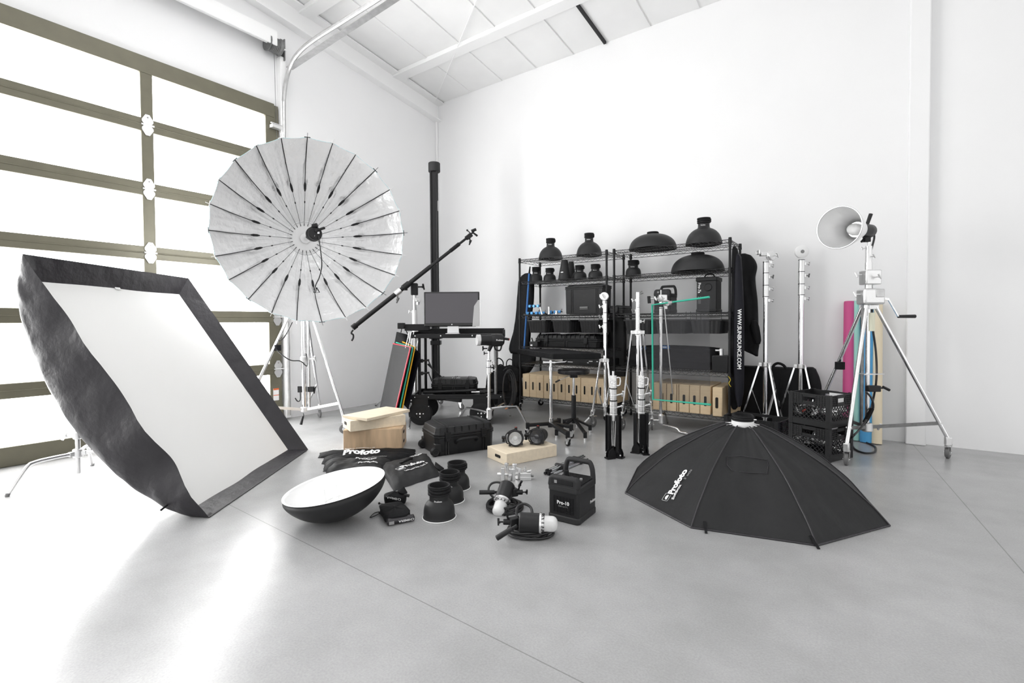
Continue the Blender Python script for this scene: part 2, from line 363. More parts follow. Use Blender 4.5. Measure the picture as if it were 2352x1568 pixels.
# ================================================================== shared small builders
def caster(root, p, r, yaw, wm=RUBG, fm=CHROMEB, stem=.03, brake=False, wd=.022):
    """p = ground contact point of the wheel"""
    p = V(p); x = V((math.cos(yaw), math.sin(yaw), 0)); y = V((-x.y, x.x, 0)); c = p+V((0, 0, r))
    m = MB(); top = r*2+.018; off = x*r*.35
    for s in (-1, 1):
        pts = [c+y*s*(wd/2+.004)-x*.012-V((0, 0, .012)), c+y*s*(wd/2+.004)+x*.012-V((0, 0, .012)), V((p.x, p.y, 0))+off+x*.022+y*s*(wd/2+.004)+V((0, 0, p.z+top)), V((p.x, p.y, 0))+off-x*.022+y*s*(wd/2+.004)+V((0, 0, p.z+top))]
        m.add(pts+[q+y*s*.003 for q in pts], [(0, 1, 2, 3), (7, 6, 5, 4), (0, 4, 5, 1), (1, 5, 6, 2), (2, 6, 7, 3), (3, 7, 4, 0)])
    b = V((p.x, p.y, p.z+top))+off
    m.rod(b-V((0, 0, .006)), b+V((0, 0, .008)), wd*.85, n=14); m.rod(b, b+V((0, 0, stem)), .009, n=10); m.rod(c-y*(wd/2+.01), c+y*(wd/2+.01), .006, n=8)
    if brake: m.box(b-V((0, 0, .01))-x*(r*.9), (.05, .03, .006), RZ(yaw))
    o = m.build('caster', fm, root)
    MB().lathe([(r*.35, -wd*.5), (r*.85, -wd*.5), (r, -wd*.3), (r, wd*.3), (r*.85, wd*.5), (r*.35, wd*.5)], c, y, 20).build('wheel', wm, o)
    MB().lathe([(0, -wd*.53), (r*.36, -wd*.53), (r*.36, wd*.53), (0, wd*.53)], c, y, 14).build('wheel_hub', CAST, o)
    return o
def tknob(root, p, d, s=1., m=CAST, name='knob'):
    """T-handle locking knob sticking out of p in direction d"""
    d = V(d).normalized(); p = V(p); e = p+d*.045*s
    a = MB(); a.rod(p, e, .006*s, n=8); sd = d.cross(V((0, 0, 1))).normalized() if abs(d.z) < .9 else V((1, 0, 0))
    u = (V((0, 0, 1))*.8+sd*.5).normalized()
    a.rod(e-u*.024*s, e+u*.024*s, .006*s, .008*s, n=8); a.rod(e-u*.003, e-d*.012*s, .010*s, n=10)
    return a.build(name, m, root)
def column(root, base, secs, name='column'):
    """secs: list of (z0, z1, r, material)"""
    for z0, z1, r, mm in secs:
        b = V(base); MB().rod((b.x, b.y, z0), (b.x, b.y, z1), r, n=16).build(name, mm, root)
def collar(root, base, z, r, h=.05, m=CAST, knob=None, band=True):
    b = V(base); q = MB(); q.lathe([(r*.8, -h/2), (r, -h/2+.004), (r, h/2-.004), (r*.8, h/2)], (b.x, b.y, z), (0, 0, 1), 16)
    if knob is not None:
        kd = V(knob).normalized(); q.box(V((b.x, b.y, z))+kd*r, (.03, .026, h*.7), RZ(math.atan2(kd.y, kd.x)))
    o = q.build('collar', m, root)
    if band: MB().lathe([(r*1.02, h/2), (r*1.02, h/2+.006)], (b.x, b.y, z), (0, 0, 1), 16).build('black_band', BLK, o)
    if knob is not None: tknob(o, V((b.x, b.y, z))+V(knob).normalized()*r, knob)
    return o
def turtle_leg(root, c, foot, hub_z, r=.0125, m=CHROMEB, bend=.72, drop=.0):
    """C-stand leg: out from the hub, then a bend down to the floor"""
    c = V(c); f = V(foot); d = (f-V((c.x, c.y, 0))); d.z = 0; L = d.length; d.normalize(); h = V((c.x, c.y, hub_z))
    pts = [h+d*.03, h+d*L*.35+V((0, 0, .003)), h+d*L*(bend-.1)+V((0, 0, -.002)), h+d*L*(bend+.02)-V((0, 0, .03)), f+V((0, 0, .018))-d*.012, f+V((0, 0, .006))]
    o = MB().tube(pts, r, 10, 5).build('leg', m, root)
    MB().rod(f+V((0, 0, .0)), f+V((0, 0, .02))-d*.008, r*1.15, n=10).build('foot_cap', GALVD, o); return o
def grip_head(root, p, ax, m=CAST, R=.032, black_disc=False):
    """2.5 inch grip head: two toothed discs, a body and a T-handle"""
    p = V(p); ax = V(ax).normalized(); q = MB()
    q.lathe([(0, -.026), (R*.85, -.026), (R, -.02), (R, -.004), (R*.9, 0), (R, .004), (R, .02), (R*.85, .026), (0, .026)], p, ax, 24)
    sd = ax.cross(V((0, 0, 1))).normalized(); q.box(p-V((0, 0, R+.012)), (.03, .03, .035)); q.box(p+sd*R*.9+V((0, 0, .01)), (.02, .022, .03), RZ(math.atan2(sd.y, sd.x)))
    o = q.build('grip_head', m, root); tknob(o, p+ax*.026, ax, 1.1); return o

# ================================================================== large tilted softbox on its stand
BLc, BRc = V((-3.273, 1.332, 0)), V((-4.269, 2.615, 0))
e_ = (BRc-BLc).normalized(); n_ = V((-e_.y, e_.x, 0)); th = rad(56)
up_ = n_*math.cos(th)+V((0, 0, 1))*math.sin(th); bk_ = n_*math.sin(th)-V((0, 0, 1))*math.cos(th)
SW, SH = 1.624, 1.975
def sp(e, u, b=0.): return BLc+e_*(e+.04*u/SH)+up_*u+bk_*b+V((0, 0, .004))
soft = thing('softbox', 'huge black softbox with white front leaning back in front of the garage door', 'softbox', BLc, math.atan2(e_.y, e_.x))
def back(i, j):
    a = (1-math.cos(PI*i))/2; b = (1-math.cos(PI*j))/2; x = 2*a-1; y = 2*b-1
    d = (.40*max(0, 1-abs(x)**50)**.5+.05*(1-x*x))*max(0, 1-y*y)**.64
    n1 = noise.noise(V((a*3.1, b*6.5, .3)))*.03+noise.noise(V((a*11, b*13, 2.3)))*.014-abs(noise.noise(V((a*9+b*4, b*17, 5))))*.016
    edge = min(1, 8*min(a, 1-a, b, 1-b)); wob = noise.noise(V((b*7, 0, 9)))*.05*(1-min(1, a*5))*min(1, 9*min(b, 1-b))
    fo = (.012*noise.noise(V((d*9, b*11, 3)))-.016*abs(noise.noise(V((d*14+b*6, b*9, 7)))))*min(1, d*6)*(1 if a < .2 else 0)
    p = sp(a*SW, b*SH, d+n1*edge)+e_*(wob*max(0, 1-d*3)+fo)*(1 if a < .2 else 0)
    if p.z < .006: p.z = .006
    return p
MB().grid(back, 90, 110).build('black_body', FABB, soft, ang=80)
LD, LW = .115, .10
def lip(s, t):            # hood: from the outer rim inward to the recessed white panel
    k = s*4; i = int(min(k, 3.9999)); f = k-i; c0 = [(0, 0), (SW, 0), (SW, SH), (0, SH)]; a = V(c0[i]); b = V(c0[(i+1) % 4])
    c1 = [(LW, LW+.01), (SW-LW, LW+.01), (SW-LW, SH-LW-.02), (LW, SH-LW-.02)]; a1 = V(c1[i]); b1 = V(c1[(i+1) % 4])
    o = a.lerp(b, f); q = a1.lerp(b1, f); g = o.lerp(q, t); wv = .012*noise.noise(V((s*17, t*2, 3)))*math.sin(PI*f)
    ww = noise.noise(V((g.y/SH*7, 0, 9)))*.05*min(1, 9*max(0, min(g.y/SH, 1-g.y/SH))) if i == 3 else 0
    return sp(g.x+ww*(1-t)*1, g.y, LD*t**1.0)+up_*wv*t
MB().grid(lip, 96, 4).build('hood', FABB, soft, ang=60)
def pan(a, b):
    return sp(LW-.005+(SW-2*LW+.01)*a, LW+.0+(SH-2*LW-.01)*b, LD-.004+.006*noise.noise(V((a*2, b*3+a*2, 1)))*4*a*(1-a))
MB().grid(pan, 24, 24).build('white_front_panel', DIFF, soft)
MB().box(sp(.78, SH-LW-.02, LD-.012), (.05, .003, .02), M((e_, bk_, up_)).transposed()).build('small_tag', PRINT, soft)
MB().rod(sp(-.0, .2, .17)+V((0, 0, .012)), sp(-.035, .2, .19)+V((0, 0, .004)), .006).build('strap_tail', FAB, soft)
cb = V((-4.985, 1.10, 0))
st = thing('c_stand', 'chrome stand with bent legs holding up the huge tilted softbox', 'stand', cb)
ringp = sp(.82, .99, .40)
column(st, cb, [(.04, .62, .0175, CHROMEB), (.62, .80, .014, CHROME)])
MB().rod((cb.x, cb.y, .80), (cb.x, cb.y, .86), .02).rod((cb.x, cb.y, .84), ringp, .016).build('arm', CAST, st)
hub = MB(); hub.lathe([(.02, -.035), (.034, -.03), (.034, .03), (.02, .035)], (cb.x, cb.y, .20), (0, 0, 1), 16)
hub.lathe([(.02, -.03), (.03, -.025), (.03, .025), (.02, .03)], (cb.x, cb.y, .34), (0, 0, 1), 16)
legs_a = [V((-4.877, .687, 0)), V((-5.355, 1.273, 0)), V((-4.70, 1.41, 0))]
for f in legs_a:
    d = (f-cb).normalized(); hub.box(V((cb.x, cb.y, .20))+d*.035, (.05, .03, .035), RZ(math.atan2(d.y, d.x)))
hub.build('hub', CAST, st, bev=.004)
for f in legs_a: turtle_leg(st, cb, f, .20, .0135)
tknob(st, V((cb.x, cb.y, .34))-R0*.03, -R0, 1.6)

# ================================================================== giant parabolic umbrella
sb = V((-5.20, 3.15, 0))
A = at(700, 548, 5.50); RC = at(723, 532, 4.80); ax = (RC-A); DP = ax.length; ax.normalize(); RR = .897
ux, uy, uz = basis(ax, (0, 0, 1)); uxx = ux
def up3(r, t, ang): return A+ax*t+(uxx*math.cos(ang)+uy*math.sin(ang))*r
um = thing('parabolic_umbrella', 'giant round silver umbrella reflector with dark ribs facing the room', 'umbrella', (A.x, A.y, A.z))
NR = 24; off = rad(4)
def prof(s): # s 0..1 -> (r, t)
    return RR*s, DP*s**1.75
def can(i, j):
    ang = off+2*PI*i; s = .08+.92*j; r, t = prof(s); f = (i*NR) % 1; sag = 4*f*(1-f)
    wr = .005*noise.noise(V((math.cos(ang)*9, math.sin(ang)*9, s*4)))+.007*noise.noise(V((math.cos(ang)*26, math.sin(ang)*26, s*4)))+.004*noise.noise(V((math.cos(ang)*60, math.sin(ang)*60, s*9)))
    r *= 1-.016*sag*s; t += sag*s*.004+wr*min(1, s*2)
    return up3(r, t, ang)
MB().grid(can, NR*16, 44).build('silver_canopy', SILV, um, ang=80)
MB().lathe([(0, .03), (.06, .035), (.165, .05), (.18, .02), (.18, -.02), (0, -.02)], A, ax, 40).build('centre_plate', WHITE, um)
MB().ring(A+ax*.05, .185, .006, ax, 48).build('hub_ring', ALU, um)
for k in range(NR):
    ang = off+2*PI*k/NR; m = MB(); jt = .56; rj, tj = prof(jt); J = up3(rj, tj+.16*(1-jt), ang); r1, t1 = prof(1.0); E1 = up3(r1, t1+.004, ang)
    s0 = up3(.15, .055, ang); m.rod(s0, J, .0022, n=6)
    pts = [J]+[up3(prof(s)[0], prof(s)[1]+.012+.10*(1-s)*(.9 if s < .7 else .3), ang) for s in (.62, .8, .92)]+[E1]
    m.tube(pts, .0040, 6)
    rb = m.build('rib', PLAS, um)
    d = (J-s0).normalized(); d2 = (pts[1]-J).normalized(); MB().rod(J-d*.045, J-d*.018, .006, .012, 8).rod(J-d*.018, J+d2*.03, .012, .013, 8).rod(J+d2*.03, J+d2*.055, .012, .006, 8).build('joint', PLAS, rb)
    h = s0.lerp(J, .62); MB().rod(h-d*.010, h+d*.010, .006, n=8).rod(s0-d*.02, s0+d*.012, .0035, n=6).build('clip', PLAS, rb)
    ro = (E1-pts[-2]).normalized(); tg = ax.cross(ro).normalized()
    MB().rod(E1-ro*.02, E1+ro*.05, .0022, n=6).rod(E1-tg*.028, E1+tg*.028, .0035, n=6).build('rib_tip', WHITE if k % 3 else PLAS, rb)
MB().tube([up3(RR*(1-.016*4*((i/8) % 1)*(1-(i/8) % 1)), DP, off+2*PI*i/(NR*8)) for i in range(NR*8)], .003, 5, closed=True).build('rim_cord', mat('pale_blue_cord', (.55, .75, .78), .5), um)
# flash head on its rod in front of the plate
H0 = at(722, 537, 4.95)
hd = thing('studio_strobe', 'small black flash head with hanging cable in the middle of the silver umbrella', 'flash head', tuple(H0))
rp = A+ax*.05; dd = (H0-rp).normalized()
MB().lathe([(.0, 0), (.055, 0), (.055, .012), (.024, .016), (.024, .2)], rp, dd, 20).build('mount', WHITE, hd)
MB().rod(rp+dd*.15, H0-dd*.05, .018, n=14).build('rod', CHROMEB, hd)
q = MB(); q.lathe([(0, -.07), (.062, -.07), (.075, -.06), (.075, .0), (.066, .012), (.066, .06), (.055, .07), (0, .07)], H0, dd, 24); hb = q.build('body', PLAS, hd)
hx, hy, _ = basis(dd, (0, 0, 1))
tp = H0+dd*.07
MB().box(tp+hy*.028+R0*.01, (.03, .03, .03), RZ(YAW)).rod(tp+V((0, 0, .03))+R0*.02, tp+V((0, 0, .055))+R0*.095, .013).rod(tp+V((0, 0, .07))-R0*.03, tp+V((0, 0, .082))+R0*.02, .022).build('tilt_bracket', PLAS, hd, bev=.003)
MB().box(tp-R0*.02-V((0, 0, .02)), (.026, .006, .022), RZ(YAW)).box(tp+R0*.03+V((0, 0, .005)), (.02, .006, .02), RZ(YAW)).build('socket', ALU, hd)
cp = [tp-V((0, 0, .03))+R0*.03, at(737, 580, 4.85), at(739, 610, 4.85), at(734, 635, 4.9), at(725, 655, 4.98), at(721, 672, 5.0)]
MB().tube(cp, .0055, 8, 6).build('cable', CABLE, hd)
c_ = at(727, 660, 4.97); MB().tube([c_+R0*.0, c_+R0*.03-V((0, 0, .05)), c_-R0*.012-V((0, 0, .055)), c_+R0*.0], .005, 6).build('cable_strap', FAB, hd)
# rolling stand under the umbrella
ust = thing('rolling_stand', 'chrome rolling stand on three casters under the silver umbrella', 'stand', sb)
column(ust, sb, [(.19, 1.55, .026, CHROME), (.19, 1.6, .016, CHROMEB)])
o2 = sb+R0*.055
MB().rod((o2.x, o2.y, .21), (o2.x, o2.y, 1.55), .014, n=12).build('guide_rod', CHROMEB, ust)
MB().rod((o2.x-.0, o2.y, 1.25), (o2.x, o2.y, 1.56), .0105, n=12).build('warning_strip', mat('pale_green_label', (.55, .62, .45), .5), ust)
MB().rod((sb.x, sb.y, 1.55), (sb.x, sb.y, 2.2), .022, n=14).rod((sb.x, sb.y, 2.15), A-ax*.03, .03).build('riser', CHROME, ust)
hub = MB(); hub.lathe([(.03, -.03), (.045, -.025), (.045, .025), (.03, .03)], (sb.x, sb.y, .22), (0, 0, 1), 18); hub.box((sb.x, sb.y, 1.52), (.12, .12, .09)); hub.lathe([(.028, -.03), (.038, -.03), (.038, .03), (.028, .03)], (sb.x, sb.y, .80), (0, 0, 1), 16)
hub.build('hub', CAST, ust, bev=.006); tknob(ust, V((sb.x, sb.y, .80))+R0*.06, R0, 1.5)
feet = [V((-5.64, 3.62, 0)), V((-4.585, 3.235, 0)), V((-5.36, 2.50, 0))]
for i, f in enumerate(feet):
    d = (f-sb).normalized(); top = V((sb.x, sb.y, 1.5))+d*.06; ft = f+V((0, 0, .17)); lg = MB(); lg.rod(top, ft-V((0, 0, .0)), .0165, n=12); lo = lg.build('leg', CHROME, ust)
    MB().rod(ft+V((0, 0, .01)), ft-V((0, 0, .05)), .02, n=12).build('leg_socket', CAST, lo)
    hub_p = V((sb.x, sb.y, .22)); jn = top.lerp(ft, .88 if i != 0 else .80); MB().bar(hub_p+d*.03, jn, .012, .03).build('brace', CAST, lo)
    caster(ust, f, .05, math.atan2(d.y, d.x)+.6, brake=(i == 1))
q = V((sb.x, sb.y, .45)); MB().box(q-R0*.05, (.05, .03, .07), RZ(YAW)).box(q+R0*.075, (.07, .04, .06), RZ(YAW)).tube([q-R0*.05-V((0, 0, .03)), q-R0*.05-V((0, 0, .12)), q-R0*.08-V((0, 0, .14)), q-R0*.11-V((0, 0, .10))], .007, 8, 3).rod(q+R0*.11, q+R0*.135+V((0, 0, .03)), .006).rod(q+R0*.12+V((0, 0, .01)), q+R0*.11-V((0, 0, .05)), .008).build('cable_hook', PLAS, ust, bev=.003)
lw = V((sb.x, sb.y, 1.5)).lerp(feet[2]+V((0, 0, .17)), .42)
MB().rod(lw-V((.0, 0, .035)), lw+V((0, 0, .03)), .038, n=14).build('cable_wrap', FAB, ust)
cpts = [at(671, 740, dep(sb)), at(652, 775, dep(lw)), lw+V((-.05, 0, .05)), lw+V((.03, -.02, -.03)), at(665, 826, 5.4), at(690, 829, 5.45), at(705, 840, 5.5), V((o2.x, o2.y-.03, .86))]
MB().tube(cpts, .0065, 8, 6).build('cable', CABLE, ust)
MB().tube([V((sb.x, sb.y, .17))-R0*.02, at(697, 955, 5.55), at(693, 962, 5.5)], .006, 8, 3).rod(at(696, 955, 5.5), at(691, 975, 5.48), .012, .016, 10).build('plug', PLAS, ust)

# ================================================================== tall black camera column by the corner
cb = V((-4.79, 5.02, 0)); cb = G(1003, 938); 
ct = hz(374, cb)
cs = thing('camera_column', 'tall black camera stand column rising in front of the white corner', 'stand', cb, YAW)
m = MB(FR(cb, YAW)); m.box((0, 0, ct/2+.1), (.085, .10, ct-.25)); 
for sx in (-1, 1): m.rod((sx*.042, -.045, .25), (sx*.042, -.045, ct-.06), .016, n=10)
m.build('column', BLK, cs, bev=.004)
m = MB(FR(cb, YAW)); m.rod((0, 0, ct-.13), (0, 0, ct), .082, n=28); m.build('cap', PLASG, cs, bev=.012, seg=3)
m = MB(FR(cb, YAW)); m.box((0, 0, hz(772, cb)), (.17, .16, .07)); m.box((0, 0, hz(772, cb)-.09), (.14, .13, .06)); m.build('carriage', BLK, cs, bev=.006)
m = MB(FR(cb, YAW)); m.box((0, 0, .2), (.24, .22, .14)); m.bar((0, 0, .16), (.36, -.12, .13), .06, .05); m.bar((0, 0, .16), (-.36, -.12, .13), .06, .05); m.bar((0, 0, .16), (0, .38, .13), .06, .05); m.build('base', BLK, cs, bev=.006)
T = FR(cb, YAW)
for p in ((.36, -.12, 0), (-.36, -.12, 0), (0, .38, 0)): caster(cs, T @ V(p), .045, YAW+2.6, stem=.05)
MB(T).box((.052, -.055, hz(475, cb)), (.006, .006, .14)).build('scale_plate', ALU, cs)

# ================================================================== equipment cart with monitor
CL = G(965, 977) # contact of near left wheel
cy = YAW; ct_ = FR(CL, cy)      # local x right, y away
cart = thing('utility_cart', 'black metal utility cart with big rubber wheels beside the stack of apple boxes', 'cart', CL, cy)
W_, D_ = .72, .50
cz = hz(912, CL); tz = hz(771, CL+F0*.05)
def bx(c, d, m=None): return (m or MB(ct_)).box(c, d)
x0, x1 = -.09, .98
m = MB(ct_); m.box(((x0+x1)/2, .02, cz), (x1-x0, .03, .055)); m.box(((x0+x1)/2, D_+.06, cz), (x1-x0, .03, .055)); m.box((x0, D_/2+.04, cz), (.03, D_+.1, .055)); m.box((x1, D_/2+.04, cz), (.03, D_+.1, .055)); m.box(((x0+x1)/2, D_/2+.04, cz-.015), (x1-x0, D_+.08, .012))
m.build('lower_deck', BLK, cart, bev=.003)
m = MB(ct_); m.box(((x0+x1)/2, .02, tz-.005), (x1-x0+.02, .02, .045)); m.box(((x0+x1)/2, D_-.04, tz+.03), (x1-x0+.02, .02, .10)); m.box((x0, D_/2-.01, tz+.01), (.02, D_-.06, .07)); m.box((x1+.01, D_/2-.01, tz+.02), (.02, D_-.06, .09)); m.box(((x0+x1)/2, D_/2-.01, tz+.01), (x1-x0, D_-.06, .012))
m.build('top_tray', BLK, cart, bev=.003)
for x in (x0+.04, x0+.34, x1-.36, x1-.03): MB(ct_).rod((x, .006, tz), (x, .012, tz), .008, n=8).build('bolt', PRINT, cart)
for x in (x0+.03, x0+.19, x1-.19, x1-.03):
    for dz in (.0, -.11): MB(ct_).rod((x, .0, cz+dz), (x, .004, cz+dz), .006, n=8).build('bolt', PRINT, cart)
for x, y, mm in ((x0+.08, .05, BLK), (x1-.09, .05, GALVD), (x0+.08, D_-.04, BLK), (x1-.09, D_-.04, GALVD)):
    MB(ct_).rod((x, y, cz), (x, y, tz), .018, n=12).build('post', mm, cart)
MB(ct_).rod((x0+.10, D_+.0, cz+.35), (x0+.42, D_+.02, cz+.02), .012).build('brace', BLK, cart)
for i, (x, y) in enumerate(((0, 0), (W_, 0), (0, D_), (W_, D_))):
    m = MB(ct_); yy = y+(.03 if y == 0 else .0); m.box((x, yy-.03, cz-.075), (.19, .006, .12)); m.prism([(x-.07, cz-.13), (x+.07, cz-.13), (x+.03, .13), (x-.03, .13)], .005, (0, yy-.03, 0), (1, 0, 0), (0, 0, 1)); fo = m.build('fork', BLK, cart)
    w_ = MB(ct_); w_.lathe([(.055, -.035), (.10, -.038), (.13, -.030), (.14, -.012), (.14, .012), (.13, .030), (.10, .038), (.055, .035)], (x, yy, .14), (0, 1, 0), 36); wo = w_.build('wheel', RUB, cart)
    h = MB(ct_); h.lathe([(0, -.030), (.03, -.034), (.065, -.028), (.065, .028), (0, .03)], (x, yy, .14), (0, 1, 0), 24); h.build('hub', PLAS, wo)
    for k in range(4):
        a = PI/2*k+PI/2; MB(ct_).rod((x+.032*math.cos(a)*(k > 0)*1.2, yy-.036, .14+.032*math.sin(a)*(k > 0)*1.2), (x+.032*math.cos(a)*(k > 0)*1.2, yy-.031, .14+.032*math.sin(a)*(k > 0)*1.2), .0075 if k else .011, n=8).build('wheel_bolt', PRINT, wo)
# left mast clamps and push handle of the cart
for z in (hz(829, CL), hz(858, CL)):
    m = MB(ct_); m.box((x0+.10, .04, z), (.05, .05, .04)); m.rod((x0+.12, .03, z), (x0+.20, .02, z+.01), .012); m.rod((x0+.19, .02, z+.01), (x0+.235, .0, z-.09), .006, .009, 8); m.build('ratchet_handle', PLAS, cart)
z = hz(748, CL)
m = MB(ct_); m.box((x0+.03, .22, z-.02), (.30, .10, .08)); m.box((x0-.13, .06, z-.0), (.08, .08, .07)); m.box((x0+.3, .32, z+.01), (.16, .06, .03)); m.build('clamp_plate', BLK, cart, bev=.006)
m = MB(ct_); m.box((.34, .34, z+.0), (.60, .015, .03)); m.box((.30, .34, z-.045), (.42, .015, .012)); m.build('slotted_rail', BLK, cart)

# monitor
tzp = tz+.018
mp = ct_ @ V((.47, .09, tzp)); md = dep(mp)
mon = thing('computer_monitor', 'wide black computer monitor with silver foot standing on the cart tray', 'monitor', mp, cy)
mT = FR(mp, cy); mx0 = (975-proj(mp)[0])*md/FPX; mx1 = (1102-proj(mp)[0])*md/FPX; mz0 = hz(749, mp)-mp.z; mz1 = hz(670, mp)-mp.z
m = MB(mT); m.box(((mx0+mx1)/2, 0, (mz0+mz1)/2), (mx1-mx0, .035, mz1-mz0)); m.build('housing', BEZEL, mon, bev=.008, seg=3)
m = MB(mT); m.box(((mx0+mx1)/2, -.0185, (mz0+mz1)/2+.012), (mx1-mx0-.035, .002, mz1-mz0-.055)); m.build('screen', SCREEN, mon)
m = MB(mT); m.lathe([(0, 0), (.007, 0)], ((mx0+mx1)/2, -.0186, mz0+.022), (0, -1, 0), 16); m.build('white_dot', PRINT, mon)
f0 = (1041-proj(mp)[0])*md/FPX
m = MB(mT); m.prism([(f0-.07, .012), (f0+.07, .012), (f0+.065, mz0+.01), (f0-.065, mz0+.01)], .006, (0, .0, 0), (1, 0, 0), (0, 0, 1)); m.box((f0, -.03, .006), (.16, .12, .008)); m.build('silver_foot', ALU, mon, bev=.002)
m = MB(mT)
a0, a1 = mx1-.075, mx1+.004
m.prism([(a0-.01, mz0+.0), (a1+.01, mz0+.0), (a1+.01, mz1-.10), (a1-.02, mz1-.10), (a0+.012, mz1-.17)], .004, (0, -.026, 0), (1, 0, 0), (0, 0, 1)); m.build('loose_screen_film', CLEAR, mon)

# boom stand and boom
bb = G(955, 948); bs_ = thing('boom_stand', 'slim chrome stand beside the cart carrying the long black boom arm', 'stand', bb)
pz = hz(664, bb)
column(bs_, bb, [(.14, hz(760, bb), .022, CHROMEB), (hz(764, bb), hz(712, bb), .034, WHITE), (hz(712, bb), hz(690, bb), .026, CHROME), (hz(690, bb), hz(672, bb), .022, CHROMEB)])
collar(bs_, bb, hz(755, bb), .036, .05, BLK, None, False)
collar(bs_, bb, hz(716, bb), .030, .03, CAST, -R0)
grip_head(bs_, V((bb.x, bb.y, hz(689, bb)))+R0*.05-F0*.02, -F0+R0*.3)
for f in (G(863, 932), G(985, 930), G(940, 985)): turtle_leg(bs_, bb, f, .16, .011)
MB().box((bb.x, bb.y, pz-.0), (.09, .07, .16), RZ(YAW)).build('pivot_block', PLAS, bs_, bev=.012)
tknob(bs_, V((bb.x, bb.y, pz+.03))+R0*.05, R0*1-F0*.2, 1.7, PLAS)
P1 = at(803, 757, 4.9); 
piv = V((bb.x, bb.y, hz(651, bb)))-F0*.05
D1 = dep(piv)
P0 = at(811, 752, D1-.55); P3 = at(1084, 533, D1+.85)
# the two ends lie on one line through the pivot
P0 = onplane(811, 752, piv, (F0*1+R0*-.55).normalized()); P3 = onplane(1079, 541, piv, (F0*1+R0*-.55).normalized())
bd = (P3-P0).normalized(); L = (P3-P0).length
bo = thing('camera_boom', 'long black telescopic boom arm slanting up from lower left to upper right', 'boom', P0)
tt = lambda x: P0+bd*x
fr = lambda px: L*(px-811)/(1079-811)
for a, b, r_ in ((0, fr(983), .029), (fr(983), fr(1052), .023), (fr(1052), L, .017)):
    MB().rod(tt(a), tt(b), r_, n=20).build('tube', PLAS, bo)
MB().rod(tt(-.01), tt(.05), .037, n=16).build('end_cap', BLK, bo)
MB().tube([tt(.0)+V((0, 0, -.03)), tt(-.03)-V((0, 0, .05)), tt(-.0)-V((0, 0, .09)), tt(.0)-V((0, 0, .13)), tt(-.025)-V((0, 0, .15))], .011, 8, 3).build('crank_handle', PLAS, bo)
MB().rod(tt(fr(900)), tt(fr(912)), .040, n=18).build('clamp_ring', CAST, bo)
MB().rod(tt(fr(918)), tt(fr(932)), .040, n=18).rod(tt(fr(925))-V((0, 0, .02)), tt(fr(925))-V((0, 0, .06)), .02).build('boom_clamp', PLAS, bo, bev=.003)
tknob(bo, tt(fr(906))-V((0, 0, .03)), (0, 0, -1), 1.6, GALVD, 'drop_handle')
MB().rod(tt(fr(1030)), tt(fr(1052)), .027, n=16).build('tube_collar', BLK, bo)
e = tt(L); MB().box(e-bd*.02, (.10, .06, .06), bd.to_track_quat('X', 'Z').to_matrix()).build('end_bracket', PLAS, bo, bev=.008)
MB().rod(e+bd*.0, e+bd*.09+V((0, 0, .02)), .012).rod(e+bd*.06-R0*.02+V((0, 0, .03)), e+bd*.07+R0*.04+V((0, 0, .05)), .02).rod(e+bd*.02+V((0, 0, .02)), e-R0*.03+V((0, 0, .07)), .007).ball(e-R0*.035+V((0, 0, .075)), .014).build('end_clamp', PLAS, bo)
MB().rod(e+bd*.07, e+bd*.08+R0*.05-V((0, 0, .05)), .012, .015).build('end_stud', PLAS, bo)
tknob(bo, e+bd*.0-V((0, 0, .03)), (0.1, 0, -1), 1.5, PLAS, 'end_knob')

